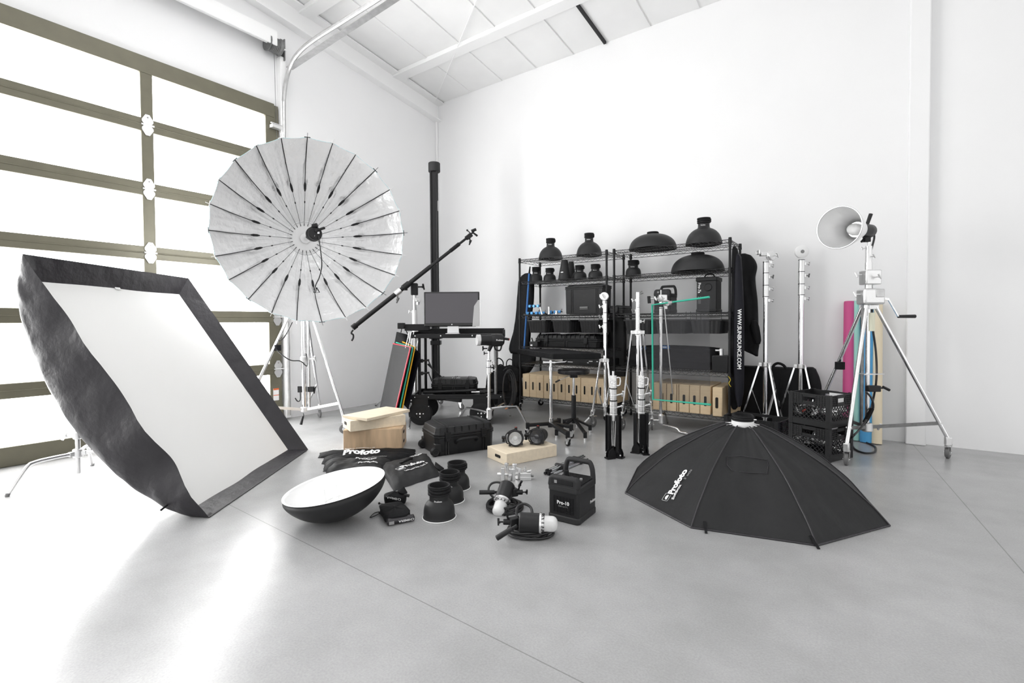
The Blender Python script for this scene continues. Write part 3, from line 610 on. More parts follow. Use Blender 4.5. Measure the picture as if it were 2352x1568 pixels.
# hard case on the lower deck, tubes, backpack on the cart
def hardcase(name, label, T, w, d, h, lidf=.42, ribs=3, handle=None, wheels=False, mm=PLAS, lat=2, plate=False, group=None, fins=True):
    """moulded case: local x width, y depth, z height, front at -y"""
    loc = T @ V((0, 0, 0)); rz = math.atan2((T @ V((1, 0, 0))-loc).y, (T @ V((1, 0, 0))-loc).x)
    root = thing(name, label, 'case', loc, rz, group); zl = h*(1-lidf)
    def sec(m, z, w_, d_, c): return [(-w_/2+c, -d_/2, z), (w_/2-c, -d_/2, z), (w_/2, -d_/2+c, z), (w_/2, d_/2-c, z), (w_/2-c, d_/2, z), (-w_/2+c, d_/2, z), (-w_/2, d_/2-c, z), (-w_/2, -d_/2+c, z)]
    def loft(rows):
        m = MB(T); vs = []; n = 8
        for r in rows: vs += sec(m, *r)
        fs = [(k*n+i, k*n+(i+1) % n, (k+1)*n+(i+1) % n, (k+1)*n+i) for k in range(len(rows)-1) for i in range(n)]+[tuple(range(n-1, -1, -1)), tuple((len(rows)-1)*n+i for i in range(n))]
        m.add(vs, fs); return m
    c = min(w, d)*.09
    loft([(0, w*.93, d*.93, c), (h*.03, w*.955, d*.955, c), (zl-.02, w*.975, d*.975, c), (zl-.018, w, d, c), (zl-.002, w, d, c)]).build('body', mm, root, bev=.004)
    loft([(zl+.002, w, d, c), (zl+.018, w, d, c), (zl+.02, w*.975, d*.975, c), (h*.95-.0, w*.93, d*.93, c), (h, w*.86, d*.82, c)]).build('lid', mm, root, bev=.005)
    for k in range(ribs):
        x = (k-(ribs-1)/2)*w*.62/max(1, ribs-1) if ribs > 1 else 0
        for s in (-.04, .04):
            m = MB(T); xx = x+s*w*.5; m.tube([(xx, -d*.49, zl+.02), (xx, -d*.47, h*.94), (xx, -d*.41, h+.003), (xx, d*.41, h+.003), (xx, d*.47, h*.94)], .005, 6); m.box((xx, -d*.487, zl*.5), (.012, .012, zl*.9)); m.build('rib', mm, root)
    for k in range(int(w/.07) if fins else 0):
        x = -w*.42+k*w*.84/max(1, int(w/.07)-1); MB(T).box((x, -d*.485, zl+.05), (.006, .012, .05)).build('lid_fin', mm, root)
    for k in range(lat):
        x = (k-(lat-1)/2)*w*.6/max(1, lat-1); m = MB(T); m.box((x, -d*.5-.006, zl-.01), (.055, .018, .085)); m.box((x, -d*.5-.016, zl-.035), (.04, .012, .02)); m.build('latch', BLK, root, bev=.003)
    if handle == 'front':
        m = MB(T); m.tube([(-.10, -d*.49, zl*.58), (-.085, -d*.5-.045, zl*.80), (.085, -d*.5-.045, zl*.80), (.10, -d*.49, zl*.58)], .013, 8, 4); m.build('handle', BLK, root)
    if wheels:
        for y in (-d*.44, d*.44):
            o = MB(T).lathe([(0, -.025), (.034, -.025), (.04, -.015), (.04, .015), (.034, .025), (0, .025)], (-w*.5+.005, y, .042), (0, 1, 0), 24).build('wheel', RUB, root)
            MB(T).lathe([(.02, -.028), (.026, -.030), (.026, -.026)], (-w*.5+.005, y, .042), (0, 1, 0), 18).build('wheel_rim', PLASG, o)
            MB(T).box((-w*.5+.03, y*.96, .075), (.06, .06, .08)).build('wheel_well', mm, root, bev=.008)
    if plate: MB(T).box((w*.03, -d*.12, h+.0025), (w*.18, d*.13, .002)).build('label_plate', ALU, root)
    return root
hardcase('hard_case', 'black hard plastic case lying on the lower deck of the cart', ct_ @ M.Translation(V((.37, .40, cz+.0))), .56, .34, hz(869, ct_ @ V((.37, .35, 0)))-cz+.005, ribs=3, plate=True)
for n_, (a, b), rr, mm, lb in ((0, ((.02, .12, cz+.04), (.66, .08, cz+.065)), .018, PLAS, 'black tube lying along the lower deck of the cart in front of the hard case'), ):
    t = thing('support_tube', lb, 'tube', ct_ @ V(a), cy); MB(ct_).rod(a, b, rr, n=12).build('tube', mm, t)
    MB(ct_).rod((.60, .08, cz+.045), (.70, .075, cz+.045), .014).build('chrome_end', CHROMEB, t)
    MB(ct_).rod((.70, .075, cz+.045), (.86, .07, cz+.06), .026).rod((.74, .075, cz+.045), (.76, .075, cz+.045), .034).build('grip', PLAS, t)

def bag(name, label, T, w, d, h, cat='bag', mm=FAB, top=.7, bulge=.04, handles=1, seed=0, strap=False, pockets=0, flat=0., group=None):
    """soft bag: superellipse sections with sag and wrinkles; local x width, y depth"""
    loc = T @ V((0, 0, 0)); root = thing(name, label, cat, loc, 0, group)
    def f(i, j):
        a = 2*PI*i; s = j; ww = w/2*(1-(1-top)*s**2.2); dd = d/2*(1-(1-top)*s**2.2)
        ed = min(1, s/.06)**.5*min(1, (1-s)/.08)**.5 if 0 < s < 1 else 0
        ca, sa = math.cos(a), math.sin(a); e = .55
        x = math.copysign(abs(ca)**e, ca)*ww*ed; y = math.copysign(abs(sa)**e, sa)*dd*ed
        b = 1+bulge*math.sin(PI*s)*2+.10*noise.noise(V((ca*1.5+seed, sa*1.5, s*3)))+.04*noise.noise(V((ca*5+seed, sa*5, s*9)))
        return (x*b, y*b, h*s+.02*h*noise.noise(V((ca*2, sa*2, seed+s)))*s)
    MB(T).grid(f, 40, 26).build('body', mm, root, ang=80)
    for k in range(handles):
        x = (k-(handles-1)/2)*w*.45; m = MB(T); m.tube([(x-.05, 0, h*.93), (x-.045, 0, h+.05), (x+.0, 0, h+.085), (x+.05, 0, h+.045), (x+.055, 0, h*.93)], .008, 6, 4); m.build('handle', mm, root)
    if strap:
        m = MB(T); m.tube([(-w*.3, -d*.5, h*.85), (-w*.38, -d*.62, h*.5), (-w*.3, -d*.52, h*.15)], .012, 6, 4); m.build('strap', mm, root)
    for k in range(pockets):
        z = h*(.2+.25*k); m = MB(T); m.box((w*.02, -d*.50, z), (w*.7, d*.12, h*.16)); m.build('pocket', mm, root, bev=.02, seg=3)
    return root
bag('backpack', 'black backpack standing on the right end of the cart deck', ct_ @ M.Translation(V((.92, .33, cz))), .26, .22, hz(838, ct_ @ V((.92, .33, 0)))-cz, 'backpack', handles=1, seed=1, strap=True, top=.6)
t = thing('cable_coil', 'coil of thin black cable hanging on the right end of the cart', 'cable', ct_ @ V((x1+.02, -.03, cz)), cy)
ctr = ct_ @ V((x1+.05, -.03, hz(888, ct_ @ V((x1, .1, 0)))))
m = MB()
for k in range(8):
    a_ = .10+.006*k; m.tube([ctr+R0*(a_*.55*math.cos(2*PI*i/28)+.004*k)+F0*(.02*math.sin(k*2+i*.3)-.03+.008*k)+V((0, 0, .22*math.sin(2*PI*i/28)*(.9+.015*k)-.01*(k % 3))) for i in range(28)], .0045, 5, closed=True)
m.build('coiled_cable', CABLE, t)
MB().rod(ct_ @ V((x1, .02, 0))+V((0, 0, ctr.z+.2)), ctr+V((0, 0, .24)), .008).build('hook', BLK, t)
MB().tube([ct_ @ V((x1+.02, -.01, .19)), ct_ @ V((x1+.07, -.02, .215)), ct_ @ V((x1+.11, -.02, .245))], .008, 6, 3).build('orange_strap_end', mat('orange_leather', (.6, .22, .08), .5), t)

# ================================================================== stack of flags leaning by the cart
def flag(label, tl, tr, dT, bl, br, dB, fm, cloth, group, name='cutter_flag', rods=True):
    """rectangular wire frame with cloth; corners by measured rays and distances (left edge farther than right)"""
    TLp, TRp = at(*tl, dT[0]), at(*tr, dT[1]); BLp, BRp = at(*bl, dB[0]), at(*br, dB[1])
    root = thing(name, label, 'flag', (BLp+BRp)/2, 0, group)
    n = (TRp-TLp).cross(BLp-TLp).normalized(); m = MB()
    m.add([TLp+n*.003, TRp+n*.003, BRp+n*.003, BLp+n*.003, TLp-n*.003, TRp-n*.003, BRp-n*.003, BLp-n*.003], [(0, 1, 2, 3), (7, 6, 5, 4), (0, 4, 5, 1), (1, 5, 6, 2), (2, 6, 7, 3), (3, 7, 4, 0)])
    m.build('cloth', cloth, root)
    if fm:
        m = MB(); m.tube([TLp, TRp, BRp], .0085, 6); m.build('frame', fm, root)
    if rods:
        u = (TRp-BRp).normalized(); c = TRp.lerp(TLp, .25); m = MB(); m.rod(c-u*.02, c+u*.17, .005); m.build('pin', CHROMEB, root)
    return root
fg = 'flags leaning beside the cart'
D5 = dep(bb)
flag('black flag without coloured frame, rightmost of the leaning flags', (928, 775), (966, 812), (6.05, 5.62), (905, 905), (938, 940), (6.1, 5.60), None, FABN, fg)
flag('black flag with yellow frame leaning by the cart', (920, 783), (953, 797), (6.02, 5.60), (897, 915), (922, 947), (6.05, 5.55), YEL, FLAGF, fg)
flag('black flag with green frame leaning by the cart', (909, 786), (948, 798), (6.00, 5.56), (884, 925), (916, 948), (6.02, 5.52), GREEN, FLAGF, fg)
flag('black flag with red frame in front of the other leaning flags', (903, 789), (943, 797), (5.97, 5.52), (872, 940), (906, 953), (6.0, 5.48), RED, FLAGF, fg)
t = thing('hanging_pouch', 'small black pouch hanging by a strap behind the coloured flags', 'pouch', at(925, 790, 5.95))
m = MB(); p = [at(912, 762, 6.0), at(935, 768, 5.9), at(946, 812, 5.9), at(904, 806, 6.0)]; m.add(p, [(0, 1, 2, 3)]); m.build('body', FAB, t, solid=.02)
MB().tube([at(921, 763, 5.97), at(925, 742, 5.9), at(936, 766, 5.92)], .006, 6).build('strap', FAB, t)

# ================================================================== C-stand with battery strobe
cb = G(1124, 990); stf = hz(790, cb)
cst = thing('c_stand', 'chrome stand with bent legs holding the black battery strobe beside the cart', 'stand', cb)
z = lambda y: hz(y, cb)
column(cst, cb, [(z(963), z(850), .0175, CHROMEB), (z(858), z(826), .026, CHROME), (z(826), z(806), .013, CHROME)])
collar(cst, cb, z(850), .029, .06, CAST, R0); collar(cst, cb, z(834), .027, .05, CAST, R0*.9-F0*.3)
hub = MB(); hub.lathe([(.02, -.07), (.034, -.05), (.03, .0), (.036, .04), (.02, .06)], (cb.x, cb.y, z(948)), (0, 0, 1), 16); hub.build('hub', CAST, cst)
for f, hh in ((G(1212, 978), z(938)), (G(1050, 968), z(948)), (G(1172, 955), z(945))): turtle_leg(cst, cb, f, hh, .0115)
sp_ = V((cb.x, cb.y, z(800)))
str_ = thing('battery_strobe', 'black battery powered strobe with bright white front glass on a chrome stand', 'strobe', sp_)
h0 = V((cb.x, cb.y, z(781)))+R0*.03; dx = (R0*-.93-F0*.28+V((0, 0, .02))).normalized()
sc_ = dep(cb)/FPX
m = MB(); m.lathe([(.0, -.14), (.045, -.14), (.066, -.12), (.071, -.05), (.064, .0), (.060, .005), (.060, .04), (.057, .06), (.057, .13), (0, .13)], h0, dx, 30); m.build('body', PLAS, str_)
MB().lathe([(0, .131), (.054, .131), (.057, .131), (.061, .128), (.061, .165), (.0, .165)], h0, dx, 30).build('front_glass', GLASSW, str_)
MB().lathe([(.0615, .128), (.0625, .135)], h0, dx, 30).build('rim', ALU, str_)
b0 = h0-dx*.13
MB().rod(b0+V((0, 0, .02)), b0-dx*.07+V((0, 0, .01)), .014, n=12).build('tilt_lever', PLAS, str_)
MB().rod(b0-dx*.068+V((0, 0, .01)), b0-dx*.076+V((0, 0, .01)), .0135, n=12).build('red_lever_end', REDP, str_)
m = MB(); q = h0-dx*.08-V((0, 0, .065)); m.tube([h0-dx*.03-V((0, 0, .06)), q+dx*.03-V((0, 0, .04)), q-dx*.02-V((0, 0, .045)), h0-dx*.12-V((0, 0, .04))], .009, 8, 4); m.build('battery_grip', PLAS, str_)
m = MB(); m.rod(V((cb.x, cb.y, z(806))), h0-V((0, 0, .05))+dx*.0, .018, .026); m.build('bracket', PLAS, str_)
tknob(str_, V((cb.x, cb.y, z(800)))-R0*.015, -R0, 1.1, BLK); tknob(str_, V((cb.x, cb.y, z(811)))-R0*.015, -R0, .8, BLK)
rx = dx.cross(V((0, 0, 1))).normalized()
side = rx if rx.dot(F0) < 0 else -rx
text('Profoto', .026, str_, h0-dx*.035+side*.073-V((0, 0, .006)), -dx, V((0, 0, 1)), bold=.02, name='lettering')
# ---------------- big black backpacks between the cart and the shelving
bag('backpack', 'large black backpack with top handle standing left of the shelving', FR(G(1172, 934), YAW), .34, .26, hz(838, G(1172, 934)), 'backpack', handles=1, seed=4, strap=True, pockets=3, top=.8)
bag('duffel_bag', 'black bag with two handles standing behind the cable coil on the cart', FR(G(1140, 928), YAW), .30, .24, hz(850, G(1140, 928)), 'bag', handles=2, seed=6, top=.8)

# ================================================================== wire shelving
YF, YB = 5.44, 5.96
def shelving(label, X0, X1, zs, tops=2.06):
    root = thing('wire_shelving', label, 'shelf', ((X0+X1)/2, (YF+YB)/2, 0))
    for X in (X0, X1):
        for Y in (YF, YB):
            o = MB().rod((X, Y, .11), (X, Y, tops), .0135, n=12).rod((X, Y, tops), (X, Y, tops+.012), .016, n=12).build('post', BLK, root)
            caster(root, (X, Y, 0), .042, random.uniform(0, 6), RUB, CHROMEB, stem=.02)
    for z in zs:
        m = MB()
        for (a, b) in (((X0, YF), (X1, YF)), ((X0, YB), (X1, YB)), ((X0, YF), (X0, YB)), ((X1, YF), (X1, YB))):
            A_, B_ = V((*a, z)), V((*b, z)); dn = V((0, 0, -.034)); m.rod(A_, B_, .0035, n=6); m.rod(A_+dn, B_+dn, .0035, n=6)
            n = int((B_-A_).length/.042); m.tube([A_.lerp(B_, (i+.5)/n)+(dn if i % 2 else V((0, 0, 0))) for i in range(n)], .0024, 5)
        k = int((X1-X0)/.028)
        for i in range(1, k):
            x = X0+(X1-X0)*i/k; m.rod((x, YF, z+.003), (x, YB, z+.003), .0018, n=4, cap=False)
        for y in (YF+.17, YF+.35): m.rod((X0, y, z-.006), (X1, y, z-.006), .0035, n=5)
        sh = m.build('shelf', BLKW, root)
        for X in (X0, X1):
            for Y in (YF, YB): MB().rod((X, Y, z-.045), (X, Y, z+.012), .019, .017, n=12).build('shelf_collar', BLK, sh)
    return root
LX0, LX1, RX0, RX1 = -3.756, -2.483, -2.387, -1.10
ZL = [2.05, 1.75, 1.295, .87, .65, .19]; ZR = [2.05, 1.75, 1.295, .65, .19]
shelving('left of the two black wire shelving units on casters against the back wall', LX0, LX1, ZL)
shelving('right of the two black wire shelving units on casters against the back wall', RX0, RX1, ZR)
zs3 = 1.30
def wat(px, Y=5.7, py=700): return onY(px, py, Y).x
def reflector(name, label, p, R, H, kind, group=None, rim=None, print_=None, inner=None, neck=.056):
    """spun metal reflector standing on its rim; p = centre of the rim"""
    p = V(p); root = thing(name, label, 'reflector', p, 0, group)
    rn = neck; ch = .028 if kind == 'dish' else min(.06, H*.3); hb = H-ch
    if kind == 'zoom': pr = [(R, 0), (R*1.0, hb*.04), (R*.95, hb*.08), (R*.95, hb*.30), (R*.91, hb*.48), (R*.82, hb*.62), (R*.68, hb*.71), (rn*1.02, hb*.76), (rn, hb*.80), (rn, hb)]
    elif kind == 'dome': pr = [(R, 0), (R*.99, hb*.05), (R*.93, hb*.25), (R*.82, hb*.48), (R*.64, hb*.68), (R*.40, hb*.82), (rn*1.05, hb*.86), (rn, hb)]
    elif kind == 'bell': pr = [(R, 0), (R, hb*.04), (R*.98, hb*.15), (R*.92, hb*.32), (R*.83, hb*.47), (R*.68, hb*.61), (R*.50, hb*.71), (rn, hb*.76), (rn, hb)]
    elif kind == 'dish':
        pr = [(R, 0), (R*.995, hb*.08), (R*.965, hb*.28), (R*.90, hb*.50), (R*.78, hb*.70), (R*.60, hb*.86), (R*.42, hb*.95), (rn*1.1, hb)]
    elif kind == 'cone': pr = [(R, 0), (R*.99, hb*.02)]+[(R+(rn-R)*t, hb*t) for t in (.2, .4, .6, .8, 1)]
    th_ = .003
    prc = []
    for i in range(len(pr)-1):      # smooth the profile
        a, b = pr[i], pr[i+1]; prc += [(a[0]+(b[0]-a[0])*k/4, a[1]+(b[1]-a[1])*k/4) for k in range(4)]
    prc.append(pr[-1])
    for _ in range(3): prc = [prc[0]]+[((prc[i-1][0]+2*prc[i][0]+prc[i+1][0])/4, (prc[i-1][1]+2*prc[i][1]+prc[i+1][1])/4) for i in range(1, len(prc)-1)]+[prc[-1]]
    MB().lathe(prc, p+V((0, 0, .003)), (0, 0, 1), 48).build('shell', REFL, root, solid=.002)
    if rim: MB().ring(p+V((0, 0, .004)), R+.002, .0035, (0, 0, 1), 48, 6).build('white_rim', rim, root)
    m = MB(); z0 = H-ch; r = rn*1.12; q = []
    for k in range(3): q += [(r*.93, z0+ch*(k/3+.02)), (r*1.06, z0+ch*(k/3+.10)), (r*1.06, z0+ch*(k/3+.25)), (r*.93, z0+ch*(k/3+.31))]
    q += [(r*1.06, H), (r*.90, H), (r*.88, H-ch*1.1), (r*.88, H-ch*1.1)]
    m.lathe(q, p, (0, 0, 1), 36); m.build('rubber_collar', RUB, root)
    d = (EYEP-p); d.z = 0; d.normalize(); s = V((-d.y, d.x, 0))
    MB().box(p+s*r+V((0, 0, H-ch*.5)), (.02, .03, ch*.6), RZ(math.atan2(s.y, s.x))).build('clasp', BLK, root, bev=.003)
    if inner: MB().disc(p+V((0, 0, H-ch*.9)), r*.88, n=30).build('inner_ring', inner, root)
    if print_:
        def wr(x, y):
            a = math.atan2(d.y, d.x)+(x)/rn-.12; return p+V((math.cos(a)*(rn+.0022), math.sin(a)*(rn+.0022), H-ch-.030+y))
        text(print_, .015, root, (0, 0, 0), (1, 0, 0), (0, 1, 0), bold=.02, wrap=wr, name='lettering', align='CENTER')
    return root
def on_shelf(name, label, px, toppy, hw, z, kind, Y=5.70, group=None, neck=.056, pr='Profoto'):
    X = wat(px, Y, toppy); p = V((X, Y, z)); R = hw*dep(p)/FPX; H = hz(toppy, p)-z
    return reflector(name, label, p, R, H, kind, group, print_=pr, neck=neck)
on_shelf('zoom_reflector', 'tall black reflector on top of the left shelving, nearer its left end', 1264.5, 548, 27.5, ZL[0]+.006, 'bell', neck=.052)
on_shelf('zoom_reflector', 'tall black reflector on top of the left shelving, nearer its right end', 1353, 536, 29, ZL[0]+.006, 'bell', neck=.052)
on_shelf('beauty_dish', 'wide shallow black dish upside down on top of the right shelving', 1499, 533, 53, ZR[0]+.006, 'dish', Y=5.69, neck=.055, pr=None)
on_shelf('zoom_reflector', 'tallest black bell reflector on top of the right shelving', 1616.5, 501, 39.5, ZR[0]+.006, 'bell', Y=5.69, neck=.06)
on_shelf('beauty_dish', 'wide shallow black dish upside down on the second shelf of the right unit', 1602, 580, 58, ZR[1]+.006, 'dish', Y=5.68, neck=.058, pr=None)
on_shelf('zoom_reflector', 'small black reflector at the left end of the right unit second shelf', 1454.5, 598, 18, ZR[1]+.006, 'zoom')
gs = 'small reflectors on the left shelving'
for lb, px, ty, hw in (('small black reflector leftmost on the second shelf of the left unit', 1231.5, 613.5, 15), ('small black reflector second from left on the left unit second shelf', 1262.5, 616, 15),
                   ('small black reflector just right of the black cones', 1331, 609.5, 17), ('small black reflector rightmost on the left unit second shelf', 1367.5, 607, 17)):
    on_shelf('zoom_reflector', lb, px, ty, hw, ZL[1]+.006, 'zoom', group=gs, neck=.05)
def cone(label, px, top, hw, Y):
    p = V((wat(px, Y, 640), Y, ZL[1]+.006)); k = dep(p)/FPX; H = hz(top, p)-p.z; root = thing('snoot', label, 'snoot', p)
    q = [(hw*k, 0), (hw*k, .01)]
    for i in range(14): q += [(hw*k*(1-.52*i/14)-.002*(i % 2), H*(.05+i/14*.95))]
    q += [(hw*k*.46, H), (hw*k*.42, H)]
    MB().lathe(q, p, (0, 0, 1), 36).build('cone', REFL, root, solid=.002); MB().box(p+V((-.0, -hw*k*.82, H*.37)), (.035, .004, .012)).build('white_print', PRINT, root)
cone('black stepped cone standing in front on the left unit second shelf', 1297, 597, 15, 5.60); cone('black cone behind the stepped cone on the left unit second shelf', 1312, 601, 12, 5.82)

# case, clamps and packs on the third shelves
def span(a, b, Y, py=700): xa, xb = onY(a, py, Y).x, onY(b, py, Y).x; return (xa+xb)/2, xb-xa
c, wd_ = span(1293, 1388, 5.50); h = hz(654, (c, 5.5, 0))-zs3
o = hardcase('hard_case', 'large grey black hard case standing upright on the left unit third shelf', M.Translation(V((c, 5.64, zs3+.006))), wd_*.97, .24, h, lidf=.10, ribs=2, lat=0, fins=False, mm=PLASG)
MB().box((c-.0, 5.515, zs3+.09), (.11, .002, .012)).box((c-.0, 5.515, zs3+.07), (.11, .002, .006)).build('printed_label', PRINTG, o)
c, wd_ = span(1398, 1434, 5.62); hardcase('hard_case', 'low black case between the two shelving units on the third shelf', M.Translation(V((c, 5.74, zs3+.006))), wd_, .26, hz(703, (c, 5.62, 0))-zs3, ribs=1, lat=1)
def clampy(label, x, y, z, rz, L=.16, cm=BLUEC):
    T = FR((x, y, z), rz); root = thing('rail_clamp', label, 'clamp', (x, y, z), rz, 'blue clamps on the left unit third shelf')
    MB(T).rod((-L/2, 0, .02), (L/2, 0, .02), .006).build('rod', BLK, root)
    for k in (-.3, .0, .3): MB(T).box((k*L, 0, .022), (.036, .036, .036)).build('blue_block', cm, root, bev=.004)
    MB(T).rod((L*.42, 0, .02), (L*.46, 0, .06), .005).build('lever', GALVD, root); return root
for i, (px, py, rz, L, lb) in enumerate(((1222, 713, .1, .22, 'blue clamp rod at the far left of the third shelf, lower of two'), (1224, 703, .0, .22, 'blue clamp rod at the far left of the third shelf, upper of two'), (1240, 704, .5, .16, 'blue clamp beside the upper left clamp rod'), (1262, 716, 2.4, .16, 'small blue clamp lying near the shelf edge'), (1275, 712, .25, .20, 'slanted row of blue clamps left of the large case'))):
    p = onY(px, py, 5.56); clampy(lb, p.x, 5.56+.03*(i % 2), max(zs3+.008, p.z-.02) if i in (1,) else zs3+.008+(.012 if i == 4 else 0), rz, L)
t = thing('parts_tray', 'shallow black tray under the blue clamps', 'tray', (onY(1225, 715, 5.56).x, 5.62, zs3+.006)); tx = onY(1225, 715, 5.56).x
p = onY(1262, 716, 5.5); 
for lb, px, hh, r in (('upright silver stud standing among the blue clamps', 1261, .10, .014), ('short silver stud right of the upright one', 1278, .045, .016), ('bent silver fitting leaning on the blue clamps', 1245, .10, .012)):
    x = onY(px, 715, 5.5).x; b = V((x, 5.5, zs3+.008)); tp = b+V((-.03 if px == 1245 else 0, 0, hh)); ob = thing('spigot', lb, 'stud', b); MB().rod(b, tp, r, n=12).build('stud', CHROMEB, ob); MB().rod(b, b+V((0, 0, .012)), r*1.3, n=12).build('flange', CAST, ob)
MB().box((tx+.02, 5.62, zs3+.012), (.36, .14, .02)).build('tray', PLAS, t, bev=.004)

def generator(name, label, T, w, d, h, group=None, txt=None, txt2=None, knobs=True, side_txt=None):
    """flash pack: bumper top and foot, body with ribs, two loop handles; front at -y"""
    loc = T @ V((0, 0, 0)); dx_ = (T @ V((1, 0, 0))-loc); rz = math.atan2(dx_.y, dx_.x); root = thing(name, label, 'flash pack', loc, rz, group)
    X3, Y3 = dx_.normalized(), (T @ V((0, 1, 0))-loc).normalized()
    hb = h*.70
    def ro(W, D, z0, z1, c, m): 
        m.prism([(-W/2+c, -D/2), (W/2-c, -D/2), (W/2, -D/2+c), (W/2, D/2-c), (W/2-c, D/2), (-W/2+c, D/2), (-W/2, D/2-c), (-W/2, -D/2+c)], z1-z0, (0, 0, z0)); return m
    ro(w*.95, d*.95, h*.02, hb*.93, w*.05, MB(T)).build('body', PLAS, root, bev=.004)
    ro(w, d, 0, h*.12, w*.08, MB(T)).build('rubber_foot', PLASG, root, bev=.008, seg=3)
    ro(w, d, hb*.78, hb*.96, w*.08, MB(T)).build('rubber_bumper', PLASG, root, bev=.008, seg=3)
    ro(w*.9, d*.84, hb*.9, hb*.99, w*.03, MB(T)).build('control_panel', BEZEL, root)
    m = MB(T)
    for i in range(7): m.box((-w*.30+w*.10*i, -d*.477, hb*.45), (.003, .006, hb*.44))
    for i in range(12): m.box((0, -d*.477, hb*.24+hb*.038*i), (w*.62, .004, .003))
    m.build('grille', BLK, root)
    # front hood and rear loop handle
    y = -d*.40; m = MB(T)
    m.prism([(-w*.5, hb*.9), (w*.5, hb*.9), (w*.47, hb*1.13), (w*.38, hb*1.2), (-w*.38, hb*1.2), (-w*.47, hb*1.13)], d*.16, (0, -d*.34, 0), (1, 0, 0), (0, 0, 1)); m.build('front_hood', PLASG, root, bev=.012, seg=3)
    MB(T).box((-w*.02, -d*.503, hb*1.05), (w*.66, .004, hb*.12)).build('hood_recess', BEZEL, root)
    MB(T).box((-w*.22, -d*.507, hb*1.05), (.018, .003, .018)).build('socket_mark', PRINTG, root)
    y = d*.36; m = MB(T)
    pts = [(-w*.45, y, hb*.92), (-w*.43, y, h*.83), (-w*.36, y, h*.955), (-w*.25, y, h*.975), (w*.25, y, h*.975), (w*.36, y, h*.955), (w*.43, y, h*.83), (w*.45, y, hb*.92)]
    m.tube(pts, min(w, d)*.075, 10, 4); m.build('loop_handle', PLASG, root)
    if knobs:
        for k in range(6): MB(T).rod((-w*.25+.1*w*k, -d*.12+d*.08*(k % 3), hb*.98), (-w*.25+.1*w*k, -d*.12+d*.08*(k % 3), hb*1.03), .009, n=10).build('knob', PRINTG if k % 2 else PLAS, root)
        MB(T).rod((-w*.32, d*.18, hb*.98), (-w*.32, d*.18, hb*1.12), .018, n=14).build('lamp_plug', PLAS, root)
    if txt:
        O = T @ V((0, -d*.490, hb*.47)); text(txt, h*.09, root, O, X3, (0, 0, 1), bold=.03, align='CENTER')
        text(txt2, h*.038, root, O-V((0, 0, h*.05)), X3, (0, 0, 1), m=PRINTG, align='CENTER')
    if side_txt: text(side_txt, h*.075, root, T @ V((w*.478, d*.28, h*.25)), Y3, (0, 0, 1), bold=.03, align='CENTER')
    return root
c, wd_ = span(1503, 1558, 5.66); hh = hz(655, (c, 5.6, 0))-zs3
generator('flash_generator', 'black flash pack with two loop handles on the right unit third shelf', M.Translation(V((c-.02, 5.70, zs3+.006))), wd_*.72, .26, hh, txt=None)
c, wd_ = span(1600, 1645, 5.56); hh = hz(637, (c, 5.56, 0))-zs3
g = thing('flash_generator', 'tall boxy flash pack with round dial at the right end of the third shelf', 'flash pack', (c, 5.66, zs3+.006))
MB().box((c, 5.68, zs3+.006+hh*.46), (wd_, .24, hh*.9)).build('body', PLASG, g, bev=.006)
MB().box((c, 5.68, zs3+.006+hh*.94), (wd_*1.08, .26, hh*.12)).build('top_bumper', PLAS, g, bev=.008); MB().box((c, 5.68, zs3+.02), (wd_*1.06, .26, .03)).build('foot', PLAS, g, bev=.006)
MB().ring((c+wd_*.08, 5.556, zs3+hh*.72), .036, .006, (0, 1, 0), 28).rod((c+wd_*.08, 5.56, zs3+hh*.72), (c+wd_*.08, 5.552, zs3+hh*.72), .032, n=24).build('dial', PLAS, g)
MB().tube([(c-.05, 5.68, zs3+hh), (c-.03, 5.68, zs3+hh+.04), (c+.04, 5.68, zs3+hh+.04), (c+.06, 5.68, zs3+hh)], .008, 6, 3).build('handle', PLAS, g)
text('Pro-7a', .042, g, (c-wd_*.42, 5.558, zs3+hh*.86), (0, 0, -1), (1, 0, 0), bold=.02); text('2400', .042, g, (c-wd_*.42, 5.558, zs3+hh*.47), (0, 0, -1), (1, 0, 0), m=PRINTG)

